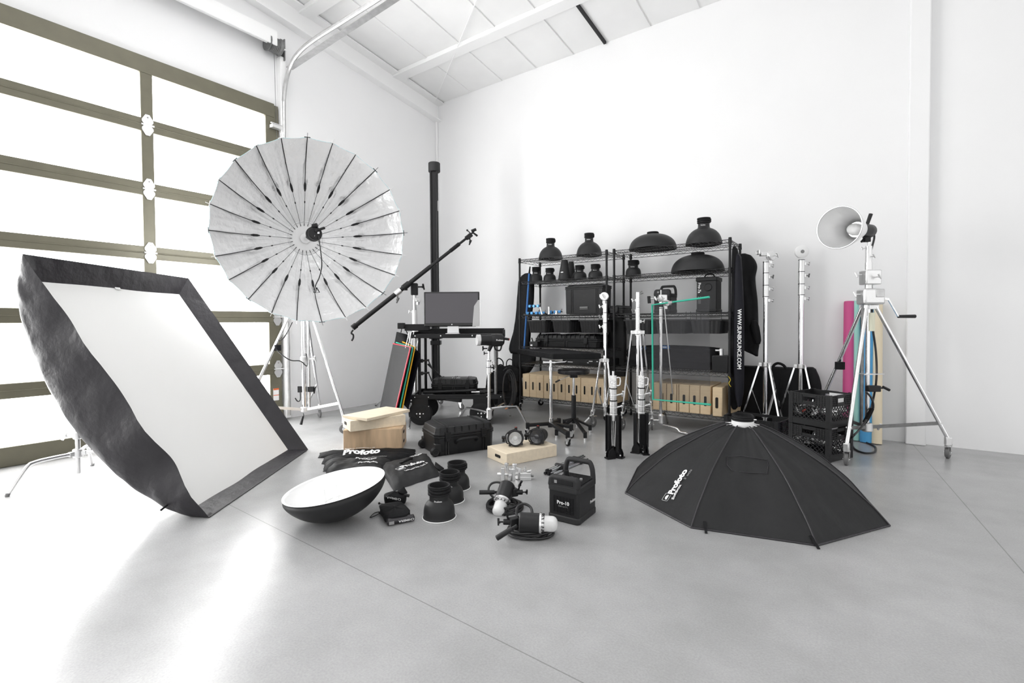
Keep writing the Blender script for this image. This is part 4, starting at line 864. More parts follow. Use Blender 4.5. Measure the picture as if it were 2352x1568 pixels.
# ribbed bins hanging under the third shelves
def bin_(label, a, b, y0=735, y1=764, Yf=5.45, D=.42, group='ribbed bins under the shelves'):
    c, wd_ = span(a, b, Yf, 750); zt_ = hz(y0, (c, Yf, 0)); zb = hz(y1, (c, Yf, 0)); root = thing('storage_bin', label, 'bin', (c, Yf+D/2, zb), 0, group)
    H = zt_-zb; m = MB(); N = 6; P = []
    def outline(f, rib):
        w2, d2 = wd_/2*f, D/2*f; pts = []
        for k in range(N*2): x = -w2+2*w2*k/(N*2); pts.append((x, -d2-(rib if k % 2 else 0)))
        for k in range(12): y = -d2+2*d2*k/12; pts.append((w2+(rib if k % 2 else 0), y))
        for k in range(4): pts.append((w2-2*w2*k/4, d2))
        for k in range(12): y = d2-2*d2*k/12; pts.append((-w2-(rib if k % 2 else 0), y))
        return pts
    def ring2(f, rib, z): return [V((c+x, Yf+D/2+y, z)) for x, y in outline(f, rib)]
    A0 = ring2(1, .012, zt_-.012); A1 = ring2(.9, .012, zb); n = len(A0)
    # square-shouldered ribs: duplicate neighbours make steps
    m.add(A0+A1, [(i, (i+1) % n, n+(i+1) % n, n+i) for i in range(n)]+[tuple(range(n, 2*n))]); m.build('ribbed_body', PLASG, root, ang=15)
    m = MB(); m.box((c, Yf, zt_-.004), (wd_+.03, .02, .016)); m.box((c, Yf+D, zt_-.004), (wd_+.03, .02, .016)); m.box((c-wd_/2-.005, Yf+D/2, zt_-.004), (.02, D, .016)); m.box((c+wd_/2+.005, Yf+D/2, zt_-.004), (.02, D, .016)); m.build('rim', PLAS, root)
    m = MB()
    for s in (-1, 1):
        x = c+s*(wd_/2+.008); m.tube([(x, Yf-.0, 1.31), (x, Yf-.0, zt_-.015), (x, Yf+D, zt_-.015), (x, Yf+D, 1.31)], .003, 5)
    m.rod((c-wd_/2, Yf, zt_+.025), (c+wd_/2, Yf, zt_+.025), .003, n=5); m.build('hanging_wire', BLKW, root)
bin_('ribbed black bin at the left end under the left unit third shelf', 1214, 1252); bin_('ribbed black bin in the middle under the left unit third shelf', 1269, 1308); bin_('ribbed black bin at the right end under the left unit third shelf', 1332, 1374)
bin_('ribbed black bin at the right end under the right unit third shelf', 1588, 1655, 734, 766); bin_('ribbed black bin behind the green framed flag', 1506, 1574, 734, 766); bin_('ribbed black bin at the left end under the right unit third shelf', 1436, 1494, 734, 767)

# black cases on the lower shelves
c, wd_ = span(1232, 1385, 5.62, 780); 
hardcase('equipment_case', 'big black case filling the left unit fourth shelf', M.Translation(V((c, 5.74, ZL[3]+.006))), wd_*.98, .38, hz(764, (c, 5.6, 0))-ZL[3]-.03, ribs=3, lat=2, mm=BLK)
t = thing('small_monitor_rig', 'small black rig with white labels at the left of the fourth shelf', 'rig', (onY(1224, 795, 5.5).x, 5.5, ZL[3]+.006)); q = V((onY(1224, 795, 5.5).x, 5.5, ZL[3]+.006))
MB().box(q+V((.02, .02, .035)), (.13, .08, .07)).rod(q+V((-.0, 0, .07)), q+V((-.02, 0, .12)), .008).box(q+V((.07, .03, .075)), (.07, .05, .02)).build('body', PLAS, t, bev=.004); MB().box(q+V((-.01, -.022, .02)), (.03, .002, .02)).build('white_label', PRINT, t)
t = thing('rack_unit', 'flat black rack of equipment on the low shelf behind the round stool', 'equipment', (onY(1335, 840, 5.5).x, 5.65, ZL[4]+.006))
c, wd_ = span(1292, 1395, 5.5, 840); MB().box((c, 5.68, ZL[4]+.05), (wd_, .36, .085)).box((c, 5.49, ZL[4]+.05), (wd_*.9, .02, .03)).build('chassis', PLAS, t, bev=.004)
for k, s in ((-.3, .07), (.1, .02), (.16, .05), (.3, .02)): MB().box((c+k*wd_, 5.478, ZL[4]+.045+.02*(k > .1)), (s, .003, .008)).build('white_print', PRINT, t)
T = M.Translation(V((span(1440, 1657, 5.62, 820)[0], 5.68, ZR[3]+.006)))
bag('long_stand_bag', 'long black bag with blue tag lying on the right unit low shelf', T, span(1438, 1657, 5.62, 820)[1]*1.0, .36, hz(795, (-1.7, 5.55, 0))-ZR[3], mm=FAB, top=.93, bulge=.0, handles=0, seed=11)
lb = bpy.data.objects['long_stand_bag']
MB().box(onY(1528, 797, 5.46), (.10, .006, .035)).build('blue_tag', BLUE, lb); MB().box(onY(1526, 797, 5.455), (.05, .002, .012)).build('tag_print', PRINT, lb)
t = thing('lens_adapter', 'small pale metal fittings at the right end of the right unit low shelf', 'fitting', onY(1655, 815, 5.5))
q = onY(1657, 818, 5.5); q.z = ZR[3]+.19; MB().box(q+V((0, 0, -.09)), (.16, .14, .18)).build('box', PLAS, t, bev=.008); MB().rod(q, q+V((0, 0, .07)), .022, n=14).rod(q+V((-.06, 0, .05)), q+V((.02, 0, .05)), .012).build('silver_fitting', CAST, t)

# apple boxes on the bottom shelves
def apple(name, label, c, w, d, h, mm, axis='y', slot=None, group=None, rz=0., bevel=.004, cat='wooden box'):
    """plywood box; slot: list of (face, u, v, su, sv) on faces: 'f' (-y), 'l' (-x), 'r' (+x) in local coords"""
    T = FR(c, rz); root = thing(name, label, cat, c, rz, group)
    MB(T).box((0, 0, h/2), (w, d, h)).build('box', mm, root, bev=bevel)
    for f, u, v, su, sv in slot or []:
        if f == 'f': a = ((u, -d/2, v), (su, .006, sv))
        elif f == 'l': a = ((-w/2, u, v), (.006, su, sv))
        else: a = ((w/2, u, v), (.006, su, sv))
        (cx_, cy_, cz_), dd = a; r = min(su, sv)/2*.95; m = MB(T); st = []
        hx = su/2; hy = sv/2; cc = min(hx, hy)*.45
        poly = [(-hx+cc, -hy), (hx-cc, -hy), (hx, -hy+cc), (hx, hy-cc), (hx-cc, hy), (-hx+cc, hy), (-hx, hy-cc), (-hx, -hy+cc)]
        if f == 'f': m.prism(poly, .003, (cx_, cy_-.0005, cz_), (1, 0, 0), (0, 0, 1))
        elif f == 'l': m.prism(poly, .003, (cx_-.0005, cy_, cz_), (0, -1, 0), (0, 0, 1))
        else: m.prism(poly, .003, (cx_+.0005, cy_, cz_), (0, 1, 0), (0, 0, 1))
        m.build('hand_slot', SLOT, root)
    return root
zb = .196
px = [1207.8, 1223.8, 1239.7, 1256.6, 1272.5, 1289.5, 1307, 1324, 1342.7, 1359.4, 1379, 1397]
xs = [onY(q, 880, 5.46).x for q in px]; hb = hz(858.5, (xs[0], 5.46, 0))-zb
ords = ['first', 'second', 'third', 'fourth', 'fifth', 'sixth', 'seventh', 'eighth', 'ninth', 'tenth', 'eleventh', 'twelfth', 'thirteenth']
for i, x in enumerate(xs):
    wi = ((xs[i+1]-x) if i == 0 else (x-xs[i-1]) if i == len(xs)-1 else (xs[i+1]-xs[i-1])/2)
    apple('apple_box', '%s upright birch box from the left on the left unit bottom shelf' % ords[i], (x, 5.71+.003*(i % 2), zb), wi-.003, .50, hb, WOOD, slot=[('f', 0, hb*.50, .021, .105)], group='upright birch boxes on the left unit bottom shelf', bevel=.005)
sl = [(1499, 1530, [1521]), (1531, 1553.5, [1542]), (1554.5, 1558.5, []), (1559.5, 1583, [1571]), (1583.5, 1607.4, [1595]), (1608, 1632.5, [1620])]
hb2 = hz(885, (onY(1560, 900, 5.46).x, 5.46, 0))-zb
for i, (a, b, ss) in enumerate(sl):
    c, wd_ = span(a, b, 5.46, 900)
    apple('apple_box', '%s upright birch box from the left on the right unit bottom shelf' % ords[i], (c, 5.71, zb), wd_-.002, .50, hb, WOOD, slot=[('f', onY(s_, 900, 5.46).x-c, hb*.47, .026, .105) for s_ in ss], group='upright birch boxes on the right unit bottom shelf', bevel=.006)
c, wd_ = span(1634.5, 1657, 5.40, 900); apple('apple_box', 'birch box standing slightly proud at the right end of the right unit bottom shelf', (c+.005, 5.665, zb), wd_, .50, hb, WOOD, slot=[('f', -.005, hb*.47, .028, .115)], bevel=.008)
c, wd_ = span(1672, 1684, 5.52, 900); apple('apple_box', 'birch box behind the right shelving post', (c, 5.78, zb), wd_, .30, hb*.8, WOOD, bevel=.008)

# ---------------- hanging bags, shaped from their outline rows
def drape(name, label, cat, Y0, rows, thick, mm=FAB, seed=0, group=None, wr=1., top=None, part='body', parent=None, ny=60):
    ps = [(onY(xl, py, Y0), onY(xr, py, Y0)) for py, xl, xr in rows]; zc = [(a.z+b.z)/2 for a, b in ps]; n = len(ps)
    root = parent or thing(name, label, cat, ((ps[-1][0].x+ps[-1][1].x)/2, Y0, zc[-1]), 0, group)
    def f(i, j):
        t = j*(n-1); k = min(int(t), n-2); u = t-k; z = zc[k]+(zc[k+1]-zc[k])*u
        def cr(q): 
            a = q[max(k-1, 0)]; b = q[k]; c = q[k+1]; d = q[min(k+2, n-1)]; return .5*((2*b)+(c-a)*u+(2*a-5*b+4*c-d)*u*u+(3*b-a-3*c+d)*u**3)
        xl = cr([a.x for a, b in ps]); xr = cr([b.x for a, b in ps]); a_ = 2*PI*i; ca, sa = math.cos(a_), math.sin(a_)
        ed = min(1, j/.05, (1-j)/.05)**.5 if 0 < j < 1 else 0
        x = (xl+xr)/2+(xr-xl)/2*math.copysign(abs(ca)**.8, ca); y = thick/2*math.copysign(abs(sa)**.75, sa)*(.25+.75*ed)
        y += wr*(.016*noise.noise(V((ca*2.2+seed, 0, z*2.2)))+.010*noise.noise(V((x*22+seed, 1, z*5))))*(1 if abs(sa) > .2 else .3)
        return (x, Y0+y, z)
    MB().grid(f, 36, ny).build(part, mm, root, ang=80); return root
hang = 'bags hanging on the ends of the shelving'
o = drape('garment_bag', 'black garment bag hanging off the left end of the shelving', 'bag', 5.74, [(627, 1209, 1216), (632, 1200, 1222), (645, 1192, 1226), (680, 1189, 1226), (720, 1186, 1222), (760, 1180, 1219), (800, 1170, 1216), (812, 1173, 1212)], .10, seed=2)
drape('equipment_bag', 'dark bag below the garment bag behind the left shelving post', 'bag', 5.80, [(806, 1178, 1230), (830, 1177, 1229), (850, 1177, 1219), (866, 1180, 1205)], .10, FAB, seed=5)
t = thing('rolled_screen', 'narrow blue and black rolled screen hanging from a hook on the left shelving', 'screen', onY(1205, 800, 5.6))
MB().rod(onY(1215.5, 627, 5.6), onY(1204, 800, 5.56), .013, .013, 10).build('blue_sleeve', BLUE, t); MB().rod(onY(1217.5, 612, 5.6), onY(1215.5, 628, 5.6), .010, .014, 10).build('black_tip', BLK, t); MB().tube([onY(1217.5, 613, 5.6), onY(1217, 606, 5.6), onY(1217, 600, 5.6)], .002, 5).build('hook', CHROMEB, t)
drape('pole_bag', 'long plain black bag hanging beside the right shelving post', 'bag', 5.60, [(566, 1685, 1690), (572, 1682, 1694), (600, 1681, 1700), (700, 1680, 1702), (800, 1677, 1701), (900, 1673, 1699), (935, 1680, 1694), (940, 1685, 1690)], .09, FAB, seed=8, wr=.6)
o = drape('pole_bag', 'long black bag with white web address hanging at the right shelving end', 'bag', 5.48, [(583, 1694, 1698), (590, 1691, 1702), (620, 1688, 1705), (720, 1686, 1709), (840, 1685, 1709), (900, 1688, 1708), (930, 1694, 1703), (934, 1697, 1700)], .10, FABN, seed=9, wr=.3)
q0 = onY(1694.3, 710, 5.425); q1 = onY(1694.3, 842, 5.425); s_ = (q0.z-q1.z)/11.4
MBt = text('WWW.SUNBOUNCE.COM', s_, o, q0, (0, 0, -1), (1, 0, 0), bold=.03)
m = MB(); m.tube([onY(1673, 864, 5.42), onY(1678, 872, 5.42), onY(1674, 880, 5.42), onY(1679, 888, 5.42)], .004, 5, 3); m.build('yellow_mark', YELP, o)
o = drape('jacket', 'black jacket like fabric bag hanging right of the shelving', 'bag', 5.80, [(582, 1702, 1712), (587, 1699, 1725), (600, 1698, 1735), (614, 1699, 1739), (640, 1700, 1735), (690, 1704, 1740), (750, 1704, 1742), (790, 1701, 1744), (804, 1708, 1742), (818, 1736, 1741)], .12, FAB, seed=12)
drape('', '', '', 5.72, [(735, 1728, 1738), (750, 1722, 1744), (780, 1730, 1748), (790, 1735, 1746)], .05, FAB, 13, part='flap', parent=o, ny=20)
# black bags standing along the back wall behind the tall stands
o = drape('case_bag', 'wide black zip bag standing on the back wall behind the two tall chrome stands', 'bag', 5.98, [(842, 1700, 1855), (846, 1700, 1858), (880, 1700, 1858), (940, 1700, 1858), (1000, 1700, 1858), (1004, 1702, 1856)], .18, FAB, seed=15, wr=.4)
MB().tube([onY(1774, 848, 5.9), onY(1778, 838, 5.9), onY(1788, 834, 5.9), onY(1800, 839, 5.9), onY(1806, 848, 5.9)], .014, 8, 4).build('handle', FAB, o)
m = MB(); m.tube([onY(1794, 870, 5.88), onY(1794, 940, 5.88)], .004, 5); m.build('zip', BLK, o)
drape('case_bag', 'black bag with slanted shoulder just behind the upper milk crate', 'bag', 5.96, [(843, 1853, 1868), (847, 1852, 1874), (865, 1852, 1882), (885, 1852, 1887), (940, 1852, 1888), (1000, 1852, 1888)], .16, FAB, seed=17, wr=.4)

# ================================================================== silver stands in the middle
def pxr(hw, b): return hw*dep(b)/FPX
def chrome_col(root, b, rows, xs=None):
    """rows: (y_top, y_bottom, half width px, material)"""
    for y0_, y1_, hw, mm in rows: MB().rod((b.x, b.y, hz(y1_, b)), (b.x, b.y, hz(y0_, b)), pxr(hw, b), n=18).build('column', mm, root)
def knobs(root, b, ys, hw, side=1):
    for k, y in enumerate(ys):
        z = hz(y, b); d = R0*side-F0*.2; c = V((b.x, b.y, z)); MB().box(c+d.normalized()*pxr(hw, b), (.022, .022, .035), RZ(YAW)).build('clamp_block', CAST, root, bev=.003); tknob(root, c+d.normalized()*pxr(hw, b), d, .9, GALVD if k == 1 else CAST)
def bands(root, b, ys, hw):
    for y in ys: z = hz(y, b); MB().rod((b.x, b.y, z-.003), (b.x, b.y, z+.003), pxr(hw, b)*1.03, n=18).build('black_band', BLK, root)
def folded_legs(root, b, zc, spread, zf, r, angs, joint=.55, low=None, cast=True, cr=.045, flat=False, foot=None):
    """folded tripod legs from the collar at zc down to feet at radius spread, inner braces back to the column foot"""
    base = V((b.x, b.y, 0))
    m = MB(); m.lathe([(r*1.5, -.025), (r*2.2, -.02), (r*2.2, .02), (r*1.5, .025)], (b.x, b.y, zc), (0, 0, 1), 18)
    for a in angs:
        d = R0*math.cos(a)+F0*math.sin(a); m.box(base+V((0, 0, zc))+d*r*2.6, (r*2.4, .026, .04), RZ(math.atan2(d.y, d.x)))
    m.build('leg_collar', CAST, root, bev=.003)
    MB().lathe([(r*1.2, -.02), (r*1.8, -.02), (r*1.8, .02), (r*1.2, .02)], (b.x, b.y, zf+.08), (0, 0, 1), 16).build('foot_collar', CAST, root)
    for a in angs:
        d = R0*math.cos(a)+F0*math.sin(a); t = base+V((0, 0, zc))+d*r*3.2; f = base+d*spread+V((0, 0, zf))
        m = MB(); m.bar(t, f, .022, .016) if flat else m.rod(t, f, .0115, n=10); lg = m.build('leg', CHROME, root)
        j = t.lerp(f, joint); m = MB(); m.bar(j, base+V((0, 0, zf+.08))+d*r*2, .018, .007); m.build('brace', CHROMEB, lg)
        if cast: MB().rod(f+V((0, 0, .012)), f-V((0, 0, .012)), .019, n=12).build('leg_socket', CAST, lg); caster(root, (f.x, f.y, 0), cr, math.atan2(d.y, d.x)+1.1, brake=True, stem=max(.01, zf-cr*2-.02))

# posing table with cross base
b = G(1266, 998); tb = thing('posing_table', 'black padded table top on a chrome post with black cross base and casters', 'table', b)
zt_ = hz(822, b)
P = [G(1188, 803, zt_+.04), G(1233, 797, zt_+.04), G(1381, 813, zt_+.04), G(1270, 814, zt_+.04)]
P = [V((p.x, p.y, 0)) for p in P]; P[1] = P[0]+(P[2]-P[3])
m = MB(); m.prism([(p.x, p.y) for p in P], .062, (0, 0, zt_-.012)); m.build('padded_top', FAB, tb, bev=.008, seg=3)
chrome_col(tb, b, [(827, 843, 3, CHROMEB), (846, 975, 3.6, CHROME)]); MB().lathe([(.017, -.02), (.022, -.015), (.022, .015), (.017, .02)], (b.x, b.y, hz(846, b)), (0, 0, 1), 16).build('collar', CHROME, tb)
q = V((b.x, b.y, hz(832, b))); MB().rod(q-R0*.075, q+R0*.02, .012).rod(q-R0*.075, q-R0*.085, .015).rod(q+R0*.02, q+R0*.045, .018).rod(q+R0*.045, q+R0*.15+V((0, 0, .006)), .009).build('ball_arm', CHROME, tb)
MB().rod(q+R0*.15+V((0, 0, .004)), q+R0*.165+V((0, 0, .014)), .008).build('arm_tip', CHROMEB, tb)
hub0 = V((b.x, b.y, .12)); MB().box(hub0-V((0, 0, .01)), (.07, .07, .05), RZ(YAW)).build('base_hub', BLK, tb, bev=.004); MB().rod(hub0, hub0+V((0, 0, .06)), .024, n=16).build('post_socket', CHROME, tb)
for p, sw_ in ((G(1212, 1002), 1), (G(1312, 1006), 1), (G(1304, 1024), 1), (G(1284, 990), 0)):
    d = p-b; d.z = 0; L_ = d.length; d.normalize(); lo = MB().bar(hub0, hub0+d*L_, .045, .032).build('base_arm', BLK, tb, bev=.003); e = b+d*L_
    MB().box(e+V((0, 0, .11)), (.04, .04, .07), RZ(YAW)).build('arm_end', BLK, lo, bev=.003); caster(tb, (e.x, e.y, 0), .03, math.atan2(d.y, d.x)+.5, RUB, CHROMEB, stem=.01)
# stool
b = G(1318, 992); stl = thing('stool', 'round black swivel stool with adjustable pole and black star legs', 'stool', b)
zt_ = hz(851, b); R_ = pxr(36.5, b); MB().lathe([(0, zt_-.035), (R_*.8, zt_-.035), (R_*.97, zt_-.03), (R_, zt_-.02), (R_, zt_+.005), (R_*.95, zt_+.014), (R_*.6, zt_+.016), (0, zt_+.016)], (b.x, b.y, 0), (0, 0, 1), 48).build('seat', LEATH, stl)
MB().box((b.x, b.y, zt_-.055), (.08, .07, .04), RZ(YAW)).build('seat_plate', BLK, stl, bev=.004)
q = V((b.x, b.y, zt_-.05)); MB().rod(q-R0*.03, q-R0*.15-V((0, 0, .05)), .004).build('lever', CHROMEB, stl); MB().rod(q-R0*.15-V((0, 0, .05)), q-R0*.20-V((0, 0, .075)), .009).build('lever_grip', PLAS, stl)
chrome_col(stl, b, [(866, 908, 3, CHROME)]); MB().rod((b.x, b.y, .10), (b.x, b.y, hz(907, b)), pxr(5.3, b), n=18).build('sleeve', BLK, stl)
for p in (G(1344, 1012), G(1355, 994), G(1278, 1006), G(1296, 981), G(1325, 977)):
    d = p-b; d.z = 0; L_ = d.length; d.normalize(); lo = MB().bar(b+V((0, 0, .15)), b+d*L_+V((0, 0, .075)), .032, .022).build('leg', BLK, stl, bev=.003)
    MB().box(b+d*L_+V((0, 0, .06)), (.035, .035, .06), RZ(YAW)).build('leg_end', BLK, lo, bev=.003); MB().rod(b+d*L_, b+d*L_+V((0, 0, .03)), .013, n=14).build('foot_glide', CHROMEB, lo)

# black cloth bag between the two shelving units
drape('equipment_bag', 'black bag hanging in the gap between the shelving units', 'bag', 5.90, [(716, 1400, 1432), (740, 1398, 1438), (850, 1396, 1438), (940, 1396, 1434), (965, 1400, 1430)], .10, BLK, seed=21, wr=.4)

# first stand: x 1388
b = G(1390, 984); s1 = thing('light_stand', 'folded chrome stand with round grip head, leftmost of the silver stands before the shelving', 'stand', b)
chrome_col(s1, b, [(692, 764, 4.8, CASTW), (764, 832, 4.0, CHROME), (832, 955, 3.4, CHROME)]); bands(s1, b, [695, 718, 741], 4.8); knobs(s1, b, [704, 727, 750], 4.8, -1)
grip_head(s1, V((b.x, b.y, hz(681, b)))-R0*.01-F0*.02, -F0-R0*.25, CASTW, R=.048)
folded_legs(s1, b, hz(827, b), .15, .19, .017, [2.6, -1.2, .9], joint=.48, cr=.058)
q = G(1343, 972); MB().tube([q+V((0, 0, .01)), q+R0*.06+V((0, 0, .07)), q+R0*.10+V((0, 0, .10)), q+R0*.12+V((0, 0, .17))], .012, 8, 4).build('bent_foot', CHROMEB, s1)
# second stand: x 1462
b = G(1465, 988); s2 = thing('light_stand', 'folded chrome stand with wide yoke standing between two shorter stands', 'stand', b)
chrome_col(s2, b, [(671, 706, 5.0, CASTW), (706, 757, 5.2, CASTW), (757, 770, 6.5, CAST), (770, 955, 4.0, CHROME)]); bands(s2, b, [706, 731, 755], 5.0); knobs(s2, b, [690, 714], 5, -1); knobs(s2, b, [738], 6, 1)
q = V((b.x, b.y, hz(673, b))); MB().rod(q, q+R0*.05+V((0, 0, .02)), .005).rod(q+R0*.03-V((0, 0, .01)), q+R0*.06+V((0, 0, .0)), .006).build('top_pin', GALVD, s2)
folded_legs(s2, b, hz(763, b), .165, .19, .020, [2.9, .15, -1.4], joint=.62, cr=.06, flat=True)
# two short stands with black channel legs
def short_stand(label, bx_, by_, ytop, rot):
    b = G(bx_, by_); root = thing('low_stand', label, 'stand', b); s = dep(b)/FPX; H0_ = hz(ytop, b)
    zz = lambda f: H0_*f
    for z0, z1, r_, mm in ((.43, .66, .033, CAST), (.66, .80, .029, CAST), (.80, .95, .031, CASTW), (.95, 1.0, .010, CHROME)): MB().rod((b.x, b.y, zz(z0)), (b.x, b.y, zz(z1)), r_, n=18).build('column', mm, root)
    for z_ in (.66, .80): MB().rod((b.x, b.y, zz(z_)-.005), (b.x, b.y, zz(z_)+.005), .0345, n=18).build('black_band', BLK, root)
    for z_ in (.50, .58, .72): MB().ring((b.x, b.y, zz(z_)), .034, .003, (0, 0, 1), 20, 6).build('ridge', CAST, root)
    for z_ in (.58, .72): tknob(root, V((b.x, b.y, zz(z_)))+R0*.03, R0+V((0, 0, .25)), 1.2)
    MB().tube([V((b.x, b.y, zz(.92)))+R0*.03, V((b.x, b.y, zz(.92)))+R0*.058, V((b.x, b.y, zz(.84)))+R0*.058, V((b.x, b.y, zz(.83)))+R0*.03], .007, 8, 2).build('carry_loop', CASTW, root)
    MB().rod((b.x, b.y, .12), (b.x, b.y, zz(.45)), .009, n=10).build('core_rod', CHROMEB, root)
    for k in range(3):
        a = rot+2*PI*k/3; d = R0*math.cos(a)+F0*math.sin(a); c = b+d*.044
        lg = MB().box(c+V((0, 0, zz(.28))), (.012, .055, zz(.42)), RZ(math.atan2(d.y, d.x))).box(c+d*.010+V((0, 0, zz(.28)))+V((-d.y, d.x, 0))*.026, (.022, .004, zz(.42)), RZ(math.atan2(d.y, d.x))).box(c+d*.010+V((0, 0, zz(.28)))-V((-d.y, d.x, 0))*.026, (.022, .004, zz(.42)), RZ(math.atan2(d.y, d.x))).build('channel_leg', BLK, root)
        m = MB(); m.prism([(-.03, 0), (.042, 0), (.042, .04), (.028, .075), (.0, .10), (-.03, .06)], .008, c-d*.01+V((-d.y, d.x, 0))*.004, d, (0, 0, 1)); m.prism([(-.03, 0), (.042, 0), (.042, .04), (.028, .075), (.0, .10), (-.03, .06)], .008, c-d*.01+V((-d.y, d.x, 0))*.045, d, (0, 0, 1)); m.box(c+d*.004+V((0, 0, .006))+V((-d.y, d.x, 0))*.022, (.08, .06, .012), RZ(math.atan2(d.y, d.x)))
        ft = m.build('foot', BLK, lg)
        for u, v_ in ((.026, .03), (.0, .055)): MB().rod(c+d*u+V((0, 0, v_))-V((-d.y, d.x, 0))*.007, c+d*u+V((0, 0, v_))-V((-d.y, d.x, 0))*.002, .007, n=8).build('bolt', PRINT, ft)
        MB().rod(c-d*.03+V((0, 0, .10)), c-d*.02+V((0, 0, zz(.46))), .007, n=8).build('guide_rod', CHROMEB, lg)
    return root
short_stand('short silver stand with black channel legs, front left of the pair', 1409, 1050, 852, rad(80))
short_stand('short silver stand with black channel legs, right of the pair', 1473, 1040, 853, -1.55)

# C-stand carrying the green framed net flag
b = G(1518, 985); cst = thing('c_stand', 'chrome stand with bent legs holding the green framed net flag', 'stand', b)
chrome_col(cst, b, [(705, 742, 4.6, CHROMEB), (742, 955, 3.8, CHROME)]); bands(cst, b, [708, 726], 4.7)
hub = MB(); hub.lathe([(.02, -.06), (.034, -.04), (.03, .0), (.036, .04), (.02, .06)], (b.x, b.y, hz(962, b)), (0, 0, 1), 16); hub.build('hub', CAST, cst)
for f, y in ((G(1578, 999), 975), (G(1484, 985), 965), (G(1532, 972), 955)): turtle_leg(cst, b, f, hz(y, b), .012)
gp = V((b.x, b.y, hz(690, b)))
gh = grip_head(cst, gp+V((0, 0, .02)), -R0*.9-F0*.4, CAST, R=.035); grip_head(cst, gp+R0*.05-F0*.03-V((0, 0, .03)), -F0+R0*.2, CAST, R=.035)
MB().box(gp+V((0, 0, .03))+R0*.02, (.09, .05, .07), RZ(YAW)).rod(gp+V((0, 0, .02)), gp+V((0, 0, .12)), .007).build('gobo_block', CAST, cst, bev=.008)
MB().rod(gp-R0*.07+V((0, 0, .02)), gp-R0*.13+V((0, 0, .02)), .010).build('knob_shaft', CAST, cst); MB().rod(gp-R0*.135+V((0, 0, .05)), gp-R0*.13-V((0, 0, .03)), .018, .018, 10).build('black_t_handle', PLASG, cst)
MB().rod(gp+R0*.03, onplane(1545, 905, b, F0), .008, n=10).build('spare_arm', CHROMEB, cst)
DL, DR = 4.95, 4.37
TLg, TRg, BLg, BRg = at(1498, 700, DL), at(1629, 682, DR), at(1500, 917, DL), at(1632, 929, DR)
fl = thing('net_flag', 'green framed open ended flag with dark transparent net in front of the right shelving', 'flag', (BLg+BRg)/2)
MB().tube([TRg, TLg, BLg, BRg], .0105, 8).build('green_frame', GREEN, fl)
m = MB(); n = 10; vs = []
m.grid(lambda i, j: (TLg.lerp(TRg, i)).lerp(BLg.lerp(BRg, i), j)+F0*.006*math.sin(PI*i), 10, 10); m.build('net', NET, fl)
p = TLg.lerp(TRg, .36); MB().bar(p-(TRg-TLg)*.04, p+(TRg-TLg)*.03, .024, .024).build('frame_pin', GALVD, fl)
MB().rod(p-F0*.012, gp, .008).build('pin', CHROMEB, fl)

# two tall stands on the right
def tall(label, bx_, by_, rows, coly, legs, ytip, disc, angs, spread, bandsy):
    b = G(bx_, by_); root = thing('tall_stand', label, 'stand', b)
    chrome_col(root, b, rows); bands(root, b, bandsy, rows[0][2]); knobs(root, b, [y+9 for y in bandsy], rows[0][2], .6)
    folded_legs(root, b, hz(coly, b), spread, .13, .017, angs, joint=.42, cr=.045, flat=True)
    return root, b
t1, b = tall('tall chrome stand with open clamp head, nearer the shelving', 1757, 1000, [(600, 683, 6.2, CAST), (683, 835, 4.6, CHROME), (835, 975, 4.4, CHROME)], 837, None, 0, 0, [2.7, .25, -1.4], .23, [602, 627, 655, 681])
q = V((b.x, b.y, hz(588, b))); grip_head(t1, q+R0*.05, R0*.5-F0, CAST, R=.05); MB().box(q-R0*.03+V((0, 0, .02)), (.06, .05, .04), RZ(YAW)).box(q-R0*.075+V((0, 0, .04)), (.018, .05, .05), RZ(YAW)).build('jaw', CAST, t1, bev=.006); tknob(t1, q-R0*.07+V((0, 0, .03)), -R0, .8)
t2, b = tall('tall chrome stand with white disc head behind the upper milk crate', 1838, 998, [(596, 678, 6.6, CAST), (678, 838, 5.8, CHROME), (838, 960, 5.4, CHROME)], 841, None, 0, 0, [2.65, .5, -1.3], .215, [597, 624, 652, 677])
q = V((b.x, b.y, hz(578, b))); o = MB().lathe([(0, -.02), (.055, -.02), (.068, -.012), (.068, .012), (.055, .02), (0, .02)], q, (-F0-R0*.1), 28).build('disc_head', WHITE, t2); MB().lathe([(0, .021), (.018, .021), (.018, .024), (0, .024)], q, (-F0-R0*.1), 18).build('disc_bolt', GALVD, o)

# ================================================================== wooden boxes on the floor
def box_at(name, label, near, yaw_, w, d, h, z, mm, slot=None, bevel=.004, cat='wooden box'):
    x = V((math.cos(yaw_), math.sin(yaw_), 0)); y = V((-x.y, x.x, 0)); c = V((near[0], near[1], z))+x*w/2+y*d/2
    return apple(name, label, c, w, d, h, mm, slot=slot, rz=yaw_, bevel=bevel, cat=cat)
box_at('apple_box', 'tall tan plywood box at the bottom of the stack of three', (-3.947, 2.776), rad(40.7), .545, .32, .20, .0, WOODB, slot=[('r', -.05, .15, .07, .025), ('r', -.05, .06, .07, .025)])
box_at('apple_box', 'half height pale birch box in the middle of the stack of three', (-3.816, 2.761), rad(69), .535, .27, .103, .201, WOODL, slot=[('l', .03, .055, .075, .028)])
box_at('apple_box', 'thin pale board on top of the stack of three wooden boxes', (-3.665, 2.83), rad(93), .55, .34, .027, .305, WOODL, bevel=.003)
M_ = V((-2.396, 3.262, 0)); fy = math.atan2(3.763-3.262, -2.204+2.396)
fb = box_at('apple_box', 'low pale birch box on the floor carrying two small fresnel lights', (M_.x, M_.y), fy, .537, .32, .103, 0, WOODL, slot=[('l', -.02, .054, .085, .024)])
